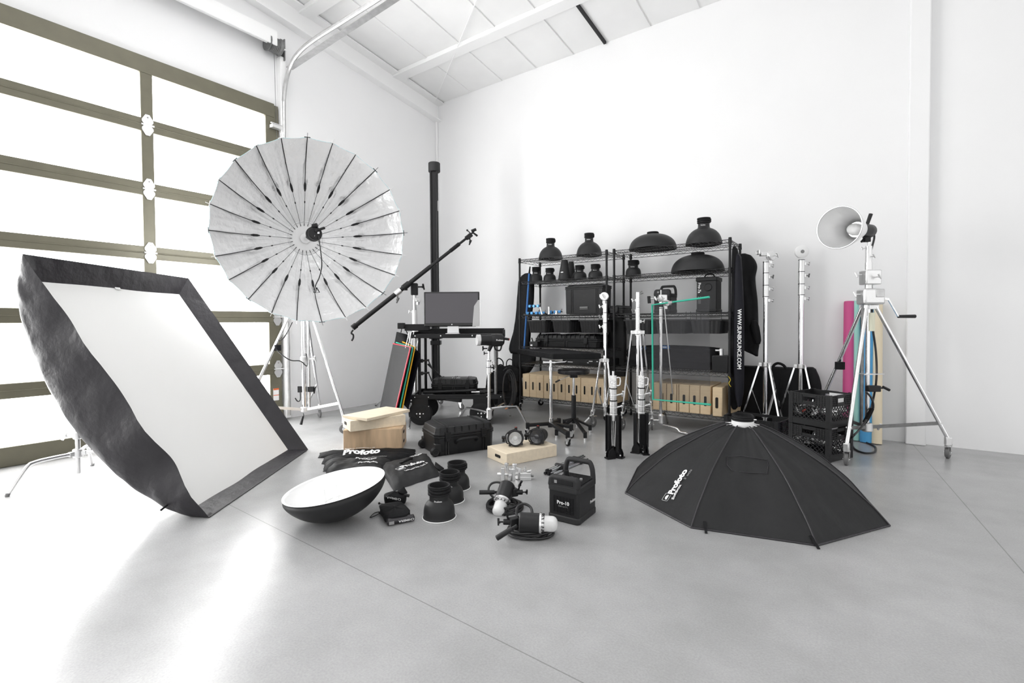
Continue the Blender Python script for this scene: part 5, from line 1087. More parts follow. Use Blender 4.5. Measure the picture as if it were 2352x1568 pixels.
def fresnel(label, px_, py_, axis, lens, L_, red=True, tilt=.0):
    R_ = .070; ax_ = V(axis).normalized(); c = onplane(px_, py_, V((M_.x, M_.y, 0))+V((.05, .22, 0)) if px_ < 1200 else V((M_.x, M_.y, 0))+V((.13, .38, 0)), V((0, -1, 0)))
    c.z = .104+R_+.006
    root = thing('fresnel_light', label, 'light', (c.x, c.y, .104)); bk = -ax_
    MB().lathe([(.058, 0), (R_, 0), (R_+.003, .006), (R_+.003, .022), (R_*.95, .028), (R_*.93, L_*.6), (R_*.80, L_), (0, L_)], c, bk, 36).build('housing', PLASG, root)
    ln = MB().lathe([(0, -.004), (.02, -.003), (.022, .001)]+[(.022+.0045*k+(.0025 if k % 2 else 0), (-.002 if k % 2 else .003)) for k in range(1, 9)]+[(.060, .004)], c, bk, 36).build('lens', lens, root)
    x, y, z = basis(ax_, (0, 0, 1))
    for k in range(4):
        a = PI/4+k*PI/2+.1; p = c+(x*math.cos(a)+y*math.sin(a))*(R_+.004); MB().box(p, (.022, .02, .022), ax_.to_track_quat('X', 'Z').to_matrix()).build('barn_door_clip', PLAS, root, bev=.003)
    t_ = c+V((0, 0, R_+.008))+bk*.05; o = MB().box(t_, (.05, .02, .03), ax_.to_track_quat('X', 'Z').to_matrix()).build('top_latch', PLAS, root, bev=.003); MB().box(t_+V((0, 0, .014)), (.015, .012, .008)).build('red_switch', REDP, o)
    s = x if x.dot(R0) < 0 else -x; q_ = c+bk*.05+s*(R_+.012)
    MB().tube([t_-s*0, c+bk*.05+s*(R_*.9)+V((0, 0, R_*.75)), q_+s*.012+V((0, 0, .01)), q_-V((0, 0, .05)), c+bk*.04+s*R_*.8-V((0, 0, R_*.7))], .005, 6, 5).build('yoke', BLK, root)
    MB().rod(q_+s*.005, q_+s*.045, .014).rod(q_+s*.03, q_+s*.03-V((0, 0, .04)), .010, .013).build('yoke_knob', PLAS, root)
    return root
fresnel('small fresnel light with pale lens on the left of the low wooden box', 1183.5, 1007, (.48, -.9, .10), LENS, .13)
fresnel('small fresnel light with dark lens on the right of the low wooden box', 1232.5, 1003, (.32, -1, .12), LENSD, .20)

# rolling hard case
cn = V((-3.08, 3.115, 0)); cyw = rad(64.3); x_ = V((math.cos(cyw), math.sin(cyw), 0)); y_ = V((-x_.y, x_.x, 0)); W_, D_ = .60, .40
hardcase('rolling_case', 'large black wheeled hard case lying on the floor right of the stacked wooden boxes', FR(cn+x_*W_/2+y_*D_/2, cyw), W_, D_, .265, lidf=.32, ribs=2, handle='front', wheels=True)

# ================================================================== bags lying on the floor
def floorbag(name, label, pts, h, mm=FABO, seed=0, cat='bag', group=None, z0=.0, sub=28):
    """flat soft bag from its four floor corners (in order)"""
    Q = [G(*p) for p in pts]; c = sum(Q, V((0, 0, 0)))/4; root = thing(name, label, cat, (c.x, c.y, z0), 0, group)
    def P(i, j): return Q[0].lerp(Q[1], i).lerp(Q[3].lerp(Q[2], i), j)
    def top(i, j):
        e_ = min(1, 7*min(i, 1-i))**.5*min(1, 4*min(j, 1-j))**.5; p = P(i, j); nz = noise.noise(V((i*4+seed, j*3, 1)))*.35+noise.noise(V((i*11+seed, j*5, 4)))*.18
        wob = V((noise.noise(V((i*5, j*5, seed))), noise.noise(V((i*5, j*5, seed+9))), 0))*.012
        return V((p.x, p.y, 0))+wob+V((0, 0, z0+.003+h*e_*(1+nz)))
    m = MB(); m.grid(top, sub, sub//2); m.grid(lambda i, j: V((top(i, j).x, top(i, j).y, z0+.002)), sub, sub//2); m.build('body', mm, root, ang=80)
    return root, P, top
def on_top(top, i, j, lift=.003): p = top(i, j); p.z += lift; return p
b1, P1_, top1 = floorbag('umbrella_bag', 'long thin black umbrella bag at the back of the pile by the wooden boxes', [(731, 1052), (952, 1046), (955, 1032), (735, 1040)], .035, FAB, 1)
b2, P2_, top2 = floorbag('umbrella_bag', 'long black umbrella bag with big white logo lettering beside the stacked boxes', [(738, 1066), (905, 1062), (955, 1043), (745, 1050)], .045, FAB, 2)
b3, P3_, top3 = floorbag('umbrella_bag', 'black umbrella bag partly hidden behind the white dish', [(741, 1083), (880, 1080), (905, 1056), (748, 1060)], .05, FABO, 3)
b4, P4_, top4 = floorbag('umbrella_bag', 'front umbrella bag with square black end behind the white dish', [(748, 1094), (880, 1092), (885, 1068), (752, 1070)], .055, FABO, 4)
b5, P5_, top5 = floorbag('softbox_bag', 'wide flat black bag with slanted white logo lying on the floor', [(904, 1128), (1012, 1092), (980, 1042), (868, 1070)], .045, FABO, 5, sub=36)
MB().add([G(1000, 1066)+V((0, 0, .02)), G(1020, 1079)+V((0, 0, .012)), G(1016, 1086)+V((0, 0, .012)), G(998, 1078)+V((0, 0, .02))], [(0, 1, 2, 3)]).build('flap_tab', FAB, b5, solid=.006)
MB().tube([G(918, 1062, .05), G(928, 1060, .075), G(940, 1054, .075), G(946, 1052, .05)], .01, 6, 3).build('handle', FAB, b5)
def surf_text(body, size, parent, top, i0, j0, i1, j1, m=None, bold=.03, tilt=0):
    """lettering laid over a soft surface: baseline from (i0,j0) towards (i1,j1)"""
    a = top(i0, j0); b_ = top(i1, j1); X = (b_-a); X.z = 0; X.normalize(); Y = V((-X.y, X.x, 0))
    if Y.dot(F0) < 0: Y = -Y
    Yt = (Y+V((0, 0, tilt))).normalized() if tilt else Y
    zmax = max(top(i0+(i1-i0)*k/8, j0+(j1-j0)*k/8).z for k in range(9)); import bisect
    a0 = V((a.x, a.y, 0))
    def wr(x, y):
        L0 = (V((b_.x, b_.y, 0))-a0).length; t = x/L0; k = max(0, min(1, t)); zz = top(i0+(i1-i0)*k, j0+(j1-j0)*k).z
        return a0+X*x+Yt*y+V((0, 0, zz+.008))
    return text(body, size, parent, (0, 0, 0), (1, 0, 0), (0, 1, 0), m=m, bold=bold, wrap=wr)
surf_text('Profoto', .10, b2, top2, .26, .30, .9, .50, bold=.05, tilt=.35)
surf_text('Umbrella Shallow White', .028, b2, top2, .42, .08, .9, .15, PRINTG)
surf_text('Umbrella Shallow Translucent M', .030, b1, top1, .12, .72, .70, .72, PRINT)
surf_text('Profoto', .055, b3, top3, .48, .42, .95, .5); surf_text('Umbrella Shallow', .030, b3, top3, .42, .08, .9, .12, PRINTG)
surf_text('Profoto', .050, b4, top4, .55, .45, .98, .5)
surf_text('Profoto', .075, b5, top5, .32, .40, .86, .44, bold=.04); surf_text('Softbox RFi 1x1.3', .034, b5, top5, .33, .28, .86, .33, PRINT)
surf_text('Profoto', .04, b5, top5, .62, .80, .9, .82)
def logo_frame(parent, a, X, Y, s, m=PRINT):
    """rounded frame with a half dome inside"""
    X, Y = V(X).normalized(), V(Y).normalized(); N_ = X.cross(Y); a = V(a); q = []
    for cx_, cy_, a0 in ((.85, .15, -90), (.85, .85, 0), (.15, .85, 90), (.15, .15, 180)):
        for k in range(4): an = rad(a0+30*k); q.append(a+X*s*1.25*(cx_+.12*math.cos(an))+Y*s*(cy_+.12*math.sin(an))+N_*.001)
    MB().tube(q, s*.02, 4, closed=True).build('logo_frame', m, parent)
    c = a+X*s*.625+Y*s*.28; MB().add([c+X*s*.42*math.cos(PI*k/12)+Y*s*.42*math.sin(PI*k/12)+N_*.001 for k in range(13)], [tuple(range(13))]).build('logo_dome', m, parent)
p = on_top(top5, .235, .37, .012); X5 = (top5(.6, .40)-top5(.3, .38)); X5.z = 0; X5.normalize(); logo_frame(b5, p, X5, V((-X5.y, X5.x, 0)), .058)

# white-lined dish tilted on the floor
Pd = at(769, 1114, 3.0); nd = (V((0, 0, 1))-R0*.155-F0*.05).normalized(); Rd = .302
dish = thing('softlight_dish', 'wide round dish, black outside and bright white inside, lying tilted on the floor', 'reflector', (Pd.x, Pd.y, 0))
po = [(.03, -.195), (.09, -.190), (.16, -.165), (.225, -.125), (.275, -.075), (.302, -.03), (Rd-.006, -.008), (Rd, 0)]
def sm(pr):
    o_ = crom([(a, 0, b_) for a, b_ in pr], 4); return [(v.x, v.z) for v in o_]
MB().lathe([(0, -.195)]+sm(po), Pd, nd, 72).build('black_outer_shell', REFL, dish)
MB().lathe([(0, -.187)]+sm([(a-.008, b_+.006) for a, b_ in po[:-1]])+[(Rd-.006, .001), (Rd+.001, .0015)], Pd, nd, 72).build('white_inner_shell', mat('white_matte_enamel', (.93, .93, .93), .45), dish)
x, y, z = basis(nd, R0)
m = MB(); wl = Pd-nd*.13
for a in range(6): an = a*PI/3+.3; d = x*math.cos(an)+y*math.sin(an); m.tube([wl+d*.085-nd*.045, wl+d*.082+nd*.02, wl+d*.080+nd*.105], .0022, 5)
m.tube([wl+nd*.03+(x*math.cos(k*PI/12)+y*math.sin(k*PI/12))*.082 for k in range(24)], .0022, 5, closed=True); m.build('wire_guard', CHROMEB, dish)

# three zoom reflectors
WR = mat('white_rim_paint', (.9, .9, .9), .4)
for lb, cx_, cy_, ty, hw in (('small black reflector with ribbed collar, nearest of the three in a row on the floor', 1009, 1187, 1113, 37), ('small black reflector with ribbed collar, middle of the three in a row on the floor', 1033, 1149, 1083, 33), ('small black reflector with ribbed collar, farthest of the three in a row on the floor', 1050, 1120, 1061, 29.5)):
    p = G(cx_, cy_); reflector('zoom_reflector', lb, p, hw*dep(p)/FPX, hz(ty, p), 'zoom', group='three reflectors standing on the floor', rim=WR, print_='Profoto', inner=mat('pale_inner_ring', (.35, .35, .35), .4), neck=.058)
# pouches
def pouch(label, c, w, d, h, yaw_, seed, txt=True, cord=None, sx=1):
    T = FR(c, yaw_); root = thing('lens_pouch', label, 'pouch', c, yaw_, 'black drawstring pouches on the floor')
    def f(i, j):
        a = 2*PI*i; ca, sa = math.cos(a), math.sin(a); ed = min(1, j/.18, (1-j)/.22)**.5 if 0 < j < 1 else 0
        b_ = 1+.12*noise.noise(V((ca*1.6+seed, sa*1.6, j*2))); e = .6
        return V((math.copysign(abs(ca)**e, ca)*w/2*ed*b_, math.copysign(abs(sa)**e, sa)*d/2*ed*b_, h*j*(1+.15*noise.noise(V((ca+seed, sa, 5))))))
    MB(T).grid(f, 32, 18).build('body', FAB, root, ang=80)
    if cord: MB().tube([G(*q) + V((0, 0, .006)) for q in cord], .003, 5, 5).build('cord', CABLE, root); MB().ball(G(*cord[-1])+V((0, 0, .008)), .008, 8).build('cord_stop', PLAS, root)
    return root, T
r1, T1 = pouch('puffy black pouch with white lettering, behind the other pouch', G(908, 1158), .145, .11, .085, YAW+.1, 3, cord=[(890, 1158), (880, 1159), (871, 1158)])
text('CHIMERA', .022, r1, T1 @ V((.045, -.058, .058)), -(T1.to_3x3() @ V((1, 0, -.2))), T1.to_3x3() @ V((0, .2, -1)), bold=.03); 
MB(T1).lathe([(0, .0), (.03, .0), (.034, .01), (.0, .045)], (.045, .0, .075), (.3, 0, 1), 14).build('gathered_neck', FAB, r1); MB(T1).rod((.06, -.02, .07), (.095, -.025, .062), .01).build('toggle', PLAS, r1)
for ob in ('lettering',): pass
r2, T2 = pouch('longer flattened black pouch nearest the camera with white lettering on its end', G(907, 1186), .165, .25, .06, YAW+.45, 8, cord=[(876, 1176), (860, 1180), (850, 1190), (862, 1186), (872, 1180)])
MB(T2).box((.01, -.118, .022), (.165, .035, .03), M.Rotation(.5, 3, 'X')).build('folded_end', FABB, r2, bev=.008)
text('CHIMERA', .022, r2, T2 @ V((.085, -.146, .030)), -(T2.to_3x3() @ V((1, 0, 0))), T2.to_3x3() @ V((0, .35, -1)), bold=.03)
MB(T2).box((-.05, -.145, .022), (.03, .002, .018)).build('printed_patch', PRINTG, r2)

# ================================================================== flash heads with coiled cables
def coil(root, c, rx, ry, n, r=.008, h=.012, seed=0, dirx=None):
    X = dirx or R0; Y = V((-X.y, X.x, 0)); 
    for k in range(n):
        s = 1-.09*(k % 3)-.03*(k//3); o_ = X*(.012*math.sin(k*2.1+seed))+Y*(.010*math.cos(k*1.7+seed)); z_ = r+.001+h*(k//2)*1.0
        MB().tube([c+o_+X*rx*s*math.cos(2*PI*i/40)+Y*ry*s*math.sin(2*PI*i/40)+V((0, 0, z_+.5*r*(1+math.sin(2*PI*i/40*2+k)))) for i in range(40)], r, 8, closed=True).build('cable_loop', CABLE, root)
def flashhead(label, c, ax_, R_, L_, cc, crx, cry, handle, tilt, loop, seed):
    root = thing('studio_flash_head', label, 'flash head', (c.x, c.y, 0)); ax_ = V(ax_).normalized()
    MB().lathe([(0, -L_*.5), (R_*.9, -L_*.5), (R_, -L_*.45), (R_, L_*.5), (R_*.9, L_*.52), (0, L_*.52)], c, ax_, 36).build('black_body', PLAS, root)
    m = MB(); m.lathe([(R_*.9, L_*.5), (R_*1.06, L_*.5), (R_*1.08, L_*.53), (R_*1.08, L_*.60), (R_*1.0, L_*.62), (R_*.9, L_*.66), (R_*.95, L_*.70), (R_*.82, L_*.74)], c, ax_, 36); ro = m.build('metal_ring', CHROMEB, root)
    x, y, z = basis(ax_)
    for k in range(14):
        a = 2*PI*k/14; MB().box(c+ax_*L_*.70+(x*math.cos(a)+y*math.sin(a))*R_*.95, (.007, .007, .004)).build('ring_slot', BLK, ro)
    GR = R_*.80; MB().lathe([(GR, L_*.66), (GR, L_*1.12), (GR*.97, L_*1.20), (GR*.86, L_*1.29), (GR*.6, L_*1.37), (GR*.3, L_*1.40), (0, L_*1.41)], c, ax_, 36).build('glass_dome', GLASSW, root)
    hp, hd_ = handle; MB().rod(hp, hp+hd_*.10, .014, .015, 12).build('handle', PLAS, root); MB().rod(hp-hd_*.03, hp, .009, n=8).build('handle_stem', BLK, root)
    tp, td = tilt; MB().box(tp, (.05, .04, .05), RZ(YAW+.4)).rod(tp-R0*.01, tp+td*.06, .016).build('tilt_bracket', PLAS, root, bev=.005); tknob(root, tp+td*.03+V((0, 0, .012)), V((td.x*.3, td.y*.3, 1)), 1., BLK); tknob(root, tp+td*.05, td, .8, BLK)
    if loop: MB().tube(loop, .0078, 8, 6).build('cable', CABLE, root)
    coil(root, cc, crx, cry, 6, seed=seed)
    return root
c1 = at(1160, 1131, 3.16); c1b = G(1157, 1178)
lp = [at(1150, 1150, 3.18), at(1133, 1142, 3.22), at(1122, 1125, 3.26), at(1128, 1111, 3.28), at(1143, 1107, 3.28), at(1158, 1113, 3.26), at(1163, 1125, 3.2)]
flashhead('black flash head with glass dome pointing down at the front, on coiled cable', c1, (at(1144, 1176, 3.12)-at(1164, 1118, 3.28)), .052, .125, G(1156, 1168), .115, .115,
          (at(1136, 1130, 3.2), -R0), (at(1180, 1130, 3.18), R0), lp, 1)
lp = [at(1190, 1188, 2.76), at(1186, 1178, 2.8), at(1190, 1163, 2.82), at(1204, 1157, 2.82), at(1219, 1165, 2.8), at(1223, 1182, 2.75)]
c2 = at(1216, 1200, 2.70)
flashhead('black studio flash head with glass dome pointing right, nearest on its coiled cable', c2, R0*1-F0*.10-V((0, 0, .02)), .053, .112, G(1216, 1226), .125, .085,
          (at(1177, 1213, 2.62), (-R0*.80-V((0, 0, .50))).normalized()), (at(1180, 1198, 2.72), -R0), lp, 2)
# silver clamps
def gclamp(label, c, yaw_, s=1., jaw=True):
    T = FR(c, yaw_) @ M.Scale(s, 4); root = thing('grip_clamp', label, 'clamp', c, yaw_, 'silver clamps on the floor before the low wooden box'); 
    MB(T).box((-.03, 0, .05), (.026, .045, .10)).build('fixed_jaw', CAST, root, bev=.003); MB(T).box((.028, 0, .048), (.026, .045, .096), M.Rotation(.16, 3, 'Y')).build('moving_jaw', CAST, root, bev=.003)
    MB(T).rod((-.06, 0, .045), (.05, 0, .045), .010).rod((-.075, 0, .045), (-.05, 0, .045), .016).build('screw', CHROMEB, root); MB(T).box((.0, .01, .10), (.022, .03, .07), M.Rotation(-.25, 3, 'Y')).build('hinge_plate', CAST, root, bev=.003)
    MB(T).rod((.0, 0, .10), (.012, 0, .135), .006).build('wing', CHROMEB, root); return root
gclamp('silver clamp with two upright jaws, left in the group by the low wooden box', G(1164, 1102), YAW-.1, .95); gclamp('silver clamp leaning on its neighbour, middle of the group', G(1184, 1101), YAW+.6, .9)
q = G(1207, 1101); gc = thing('grip_clamp', 'squat silver block clamp with round eye, rightmost of the group', 'clamp', q, YAW, 'silver clamps on the floor before the low wooden box'); T = FR(q, YAW)
MB(T).box((0, 0, .014), (.085, .05, .028)).box((0, 0, .042), (.082, .045, .028)).build('block', CAST, gc, bev=.003); MB(T).lathe([(.008, -.01), (.017, -.01), (.017, .01), (.008, .01)], (-.005, 0, .068), (0, 1, 0), 20).rod((-.005, 0, .083), (-.002, 0, .10), .006).rod((.012, 0, .062), (.045, 0, .07), .006).build('eye', CAST, gc); MB(T).rod((.042, 0, .03), (.062, 0, .028), .009).build('bolt', GALVD, gc)
# bundle of chrome rods
rb = thing('rod_bundle', 'bundle of short chrome rods held by two black clips behind the flash pack', 'rods', G(1300, 1068))
a = G(1263, 1092); b_ = G(1345, 1057); dr = (b_-a).normalized(); sdr = V((-dr.y, dr.x, 0))
for k, (o1, o2_) in enumerate(((0, .014), (.03, .014), (.06, .014), (.018, .038), (.045, .038))): p = a+sdr*(o1-.02)+V((0, 0, o2_)); L_ = (b_-a).length-.02*(k % 2); MB().rod(p, p+dr*L_, .0095, n=12).build('rod', CHROME, rb); MB().rod(p-dr*.012, p+dr*.012, .0115, n=12).build('rod_cap', BLK, rb)
for t in (.30, .78): p = a.lerp(b_, t)+sdr*.01+V((0, 0, .026)); MB().box(p, (.035, .10, .058), RZ(math.atan2(dr.y, dr.x))).build('clip', PLAS, rb, bev=.012, seg=3)
# generator
A_, B_, C_ = G(1257, 1191), G(1330, 1209), G(1366, 1173); w1 = (B_-A_).length; gy = math.atan2((B_-A_).y, (B_-A_).x); gx_ = V((math.cos(gy), math.sin(gy), 0)); gyv = V((-gx_.y, gx_.x, 0)); dd_ = (C_-B_).dot(gyv)*.98
cg_ = A_+gx_*w1/2+gyv*dd_/2; rear = cg_+gyv*dd_*.36
generator('flash_generator', 'black flash pack with loop handle and white lettering on the floor, nearest the camera', FR(cg_, gy), w1, dd_, hz(1054, rear), txt='Pro-10', txt2='2400 AirTTL', side_txt='Profoto')

# ================================================================== octagonal softbox face down
oc = V((-.659, 3.688, 0)); OR = .822; o0 = rad(-8.9)
octa = thing('octagonal_softbox', 'large black octagonal softbox lying face down on the floor with white lettering', 'softbox', oc)
pf = crom([(.095, 0, .478), (.12, 0, .474), (.20, 0, .443), (.36, 0, .362), (.53, 0, .262), (.65, 0, .165), (.745, 0, .085), (OR, 0, .0)], 5)
def rib_pt(k, s):
    i = s*(len(pf)-1); a = int(min(i, len(pf)-2)); p = pf[a].lerp(pf[a+1], i-a); an = o0+k*PI/4; return oc+V((math.cos(an)*p.x, math.sin(an)*p.x, p.z+.003))
def panel(k, u, s, lift=0):
    a, b_ = rib_pt(k, s), rib_pt(k+1, s); p = a.lerp(b_, u); c_ = 4*u*(1-u); n1 = noise.noise(V((k*3+u*3, s*4, 1)))*.014+noise.noise(V((k*5+u*9, s*3, 3)))*.006
    d = V((p.x-oc.x, p.y-oc.y, 0)).normalized(); edge = min(1, 8*(1-s))*min(1, c_*2)
    q_ = p+d*((n1-.012*c_)*edge)+V((0, 0, (n1*.6-.010*c_)*edge+lift)); q_.z = max(q_.z, .003); return q_
for k in range(8):
    m = MB(); m.grid(lambda i, j: panel(k, i, j), 20, 36); m.build('panel', FABO, octa, ang=80)
for k in range(8):
    MB().tube([rib_pt(k, s/20)+V((0, 0, .003)) for s in range(21)], .0045, 6).build('seam', FABB, octa)
MB().tube([rib_pt(k, 1.)+V((0, 0, .002)) for k in range(8)], .006, 6, closed=True).build('hem', FABB, octa)
rt = oc+V((0, 0, .47))
MB().lathe([(.069, 0), (.072, .0), (.072, .038), (.062, .038), (.062, 0)], rt-V((0, 0, .0)), (0, 0, 1), 48).build('white_ring', WHITE, octa)
pr = []
for k in range(3): pr += [(.064, .036+k*.014), (.070, .038+k*.014), (.070, .047+k*.014), (.064, .049+k*.014)]
MB().lathe(pr+[(.066, .080), (.058, .080), (.058, .03)], rt, (0, 0, 1), 48).build('rubber_collar', RUB, octa)
for k in range(8): an = o0+k*PI/4; d = V((math.cos(an), math.sin(an), 0)); MB().rod(rt+d*.068+V((0, 0, .012)), rt+d*.115+V((0, 0, .004)), .006, n=10).build('rod_socket', CHROMEB, octa)
MB().rod(rt+R0*.07+V((0, 0, .04)), rt+R0*.095+V((0, 0, .04)), .006).build('lock_screw', CHROMEB, octa)
# panel between corners c and b (k index of corner at -98.9 deg is 6, at -143.9 deg is 5)
kb = 6
def surf_px(px_, py_, k):      # nearest panel point to a photo pixel
    best = None
    for a in range(0, 41):
        for s_ in range(0, 61):
            p = panel(k, a/40, s_/60, .004); u_, v_ = proj(p); e = (u_-px_)**2+(v_-py_)**2
            if best is None or e < best[0]: best = (e, a/40, s_/60, p)
    return best
def panel_text(body, px0, px1, size_px, k, m=PRINT, bold=.0):
    a = surf_px(*px0, k); b_ = surf_px(*px1, k); L_ = (b_[3]-a[3]).length
    ls, _ = (text(body, 1, octa, (0, 0, 0), (1, 0, 0), (0, 1, 0), bold=bold), 0); wmax = max(v.co.x for v in ls.data.vertices); bpy.data.objects.remove(ls)
    sc_ = L_/wmax; hsc = size_px*dep(a[3])/FPX
    X = (b_[3]-a[3]).normalized(); mid = panel(k, (a[1]+b_[1])/2, (a[2]+b_[2])/2, .004); n_ = (panel(k, a[1]+.1, a[2], .004)-panel(k, a[1]-.1, a[2], .004)).cross(panel(k, a[1], a[2]+.05, .004)-panel(k, a[1], a[2]-.05, .004)).normalized()
    if n_.z < 0: n_ = -n_
    Y = n_.cross(X).normalized(); off = (mid-(a[3]+b_[3])/2)
    def wr(x, y):
        t_ = x/wmax; return a[3].lerp(b_[3], t_)+off*4*t_*(1-t_)*1.0+Y*y*hsc+n_*.004
    return text(body, 1, octa, (0, 0, 0), (1, 0, 0), (0, 1, 0), m=m, bold=bold, wrap=wr), a[3], X, Y, n_
o_, a3, X3, Y3, n3 = panel_text('Profoto', (1544, 1135), (1590, 1066), 21, 5, bold=.05)
panel_text('Softbox', (1547, 1146), (1572, 1107), 10, 5, bold=.03); panel_text('5\' octa', (1574, 1104), (1594, 1074), 10, 5, m=mat('light_grey_print', (.45, .45, .45), .6), bold=-.01)
lf = surf_px(1532, 1153, 5)[3]; logo_frame(octa, lf+n3*.003-Y3*.005, X3, Y3, .048)
q = [(908+3, 432), (1040, 425), (1262, 455), (1268, 520), (1250, 572), (1120, 578), (960, 555), (925, 500)]
pts = [surf_px(1420+a/3.675, 930+b_/3.675, 6)[3] for a, b_ in q]
MB().tube(pts, .0025, 5, closed=True).build('flap_seam', FABB, octa)
for a, b_ in (((1618, 1196), (1622, 1226)), ((1858, 1232), (1881, 1262))): p0 = surf_px(*a, 6)[3]; p1 = G(*b_)+V((0, 0, .004)); MB().bar(p0, p1, .014, .004).build('strap_tail', FAB, octa)

# ================================================================== milk crates
def crate(label, T, w, d, h, group='black milk crates', bottom=True):
    loc = T @ V((0, 0, 0)); dx_ = T @ V((1, 0, 0))-loc; root = thing('milk_crate', label, 'crate', loc, math.atan2(dx_.y, dx_.x), group)
    for sx in (-1, 1):
        for sy in (-1, 1):
            m = MB(T); m.box((sx*(w/2-.018), sy*(d/2-.004), h/2), (.036, .008, h)); m.box((sx*(w/2-.004), sy*(d/2-.018), h/2), (.008, .036, h)); m.box((sx*(w/2-.008), sy*(d/2-.008), h/2), (.018, .018, h)); m.build('corner_post', PLAS, root)
    if bottom: MB(T).box((0, 0, .006), (w-.01, d-.01, .008)).build('base', PLAS, root)
    for ax_, L_, o_ in ((0, w, d/2), (1, d, w/2)):
        for s in (-1, 1):
            m = MB(T); hw_ = L_*.17
            def bxx(u, z_, su, sz, t_=.006, dd=0):
                if ax_ == 0: m.box((u, s*(o_-.004+dd), z_), (su, t_, sz))
                else: m.box((s*(o_-.004+dd), u, z_), (t_, su, sz))
            def br(u0, z0_, u1, z1_):
                if ax_ == 0: m.bar((u0, s*(o_-.004), z0_), (u1, s*(o_-.004), z1_), .005, .005)
                else: m.bar((s*(o_-.004), u0, z0_), (s*(o_-.004), u1, z1_), .005, .005)
            bxx(0, h*.10, L_-.04, h*.17, .004)
            for q_ in (-1, 1): bxx(q_*(L_/2+hw_)/2, h*.82, L_/2-hw_, h*.30, .002, -.002)
            bxx(0, h*.935, 2*hw_, h*.11, .003, -.001); bxx(0, h*.71, 2*hw_, h*.09, .003, -.001); bxx(0, h*.205, L_, .006, .010)
            for k in range(6):
                z_ = h*(.66+.062*k)
                if k in (1, 2, 3, 4):
                    for q_ in (-1, 1): bxx(q_*(L_/2+hw_)/2, z_, L_/2-hw_, .004, .009)
                else: bxx(0, z_, L_, .006, .011)
            n_ = int(L_/.022)
            for k in range(n_+1):
                u = -L_/2+L_*k/n_
                if abs(u) > hw_: bxx(u, h*.815, .003, h*.31, .005)
            bxx(-hw_, h*.815, .006, h*.25, .009); bxx(hw_, h*.815, .006, h*.25, .009); bxx(0, h*.60, L_, .006, .008) if False else None
            # diamond lattice
            z0_, z1_ = h*.215, h*.655; dz = z1_-z0_; L2 = L_-.09; n2 = max(5, int(L2/.036))
            for k in range(-int(dz/.036)-1, n2+1):
                for sg in (1, -1):
                    u0 = -L2/2+k*L2/n2; u1 = u0+dz; zz0, zz1 = z0_, z1_
                    if u0 < -L2/2: zz0 += (-L2/2-u0); u0 = -L2/2
                    if u1 > L2/2: zz1 -= (u1-L2/2); u1 = L2/2
                    if u1-u0 > .01: br(sg*u0, zz0, sg*u1, zz1)
            m.build('lattice_side', PLAS, root)
    return root
Fc = V((-.197, 4.862, 0)); cyw = rad(-26.5); x_ = V((math.cos(cyw), math.sin(cyw), 0)); y_ = V((-x_.y, x_.x, 0)); cs_ = .355
cc = Fc-x_*cs_/2+y_*cs_/2; chh = .283
crate('bottom crate of the two stacked milk crates full of silver fittings', FR(cc, cyw), cs_, cs_, chh); crate('top crate of the two stacked milk crates full of silver fittings', FR(cc+V((0, 0, chh+.003)), cyw), cs_, cs_, chh)
Fd = V((-.60, 5.035, 0)); cy2 = rad(-12); x2 = V((math.cos(cy2), math.sin(cy2), 0)); y2 = V((-x2.y, x2.x, 0))
crate('low black crate half hidden behind the collar of the octagonal softbox', FR(Fd-x2*.25+y2*.17, cy2), .50, .34, .27)
rr = random.Random(5)
proto = thing('crate_clamp', 'silver clamp showing through the lattice of the top crate, near its left end', 'clamp', cc+V((0, 0, .4)), 0, 'silver fittings in the milk crates'); pp = V(proto.location)
MB().box(pp, (.05, .025, .03)).build('jaw', CAST, proto, bev=.004); MB().rod(pp-V((.05, 0, .0)), pp+V((.05, 0, .02)), .010).build('bar', CHROME, proto); MB().rod(pp+V((.0, 0, .01)), pp+V((.0, .01, .05)), .008).build('stud', CHROMEB, proto)
index_kids()
spots = []
for lv in (0, 1):
    for k in range(9):
        u = (-.13+.13*(k % 3))+rr.uniform(-.02, .02); v_ = (-.13+.13*(k//3))+rr.uniform(-.02, .02); spots.append((lv, u, v_, .05+.0+rr.uniform(.0, .09)))
nm = ['front left', 'front middle', 'front right', 'centre left', 'centre', 'centre right', 'back left', 'back middle', 'back right']
for i, (lv, u, v_, z_) in enumerate(spots):
    p = cc+x_*u+y_*v_+V((0, 0, .03+z_+lv*(chh+.003))); lb = 'silver fitting inside the %s milk crate at its %s' % ('top' if lv else 'bottom', nm[i % 9])
    if i == 0: proto.location = p; proto['label'] = lb
    else: o = dup(proto, p, rr.uniform(0, 6), lb); o.rotation_euler = (rr.uniform(-.6, .6), rr.uniform(-.6, .6), rr.uniform(0, 6))
t = thing('red_knob', 'small red knob inside the top milk crate', 'knob', cc-x_*.07-y_*.13+V((0, 0, .40))); q = V(t.location); MB().ball(q, .014, 10).rod(q, q+V((.02, 0, .02)), .006).build('knob', REDP, t)
t = thing('white_sheet', 'white card sticking up inside the top milk crate', 'card', cc+x_*.07+y_*.12+V((0, 0, .40))); q = V(t.location); MB().box(q+V((0, 0, .08)), (.12, .004, .15), RZ(cyw)).build('card', PRINT, t)

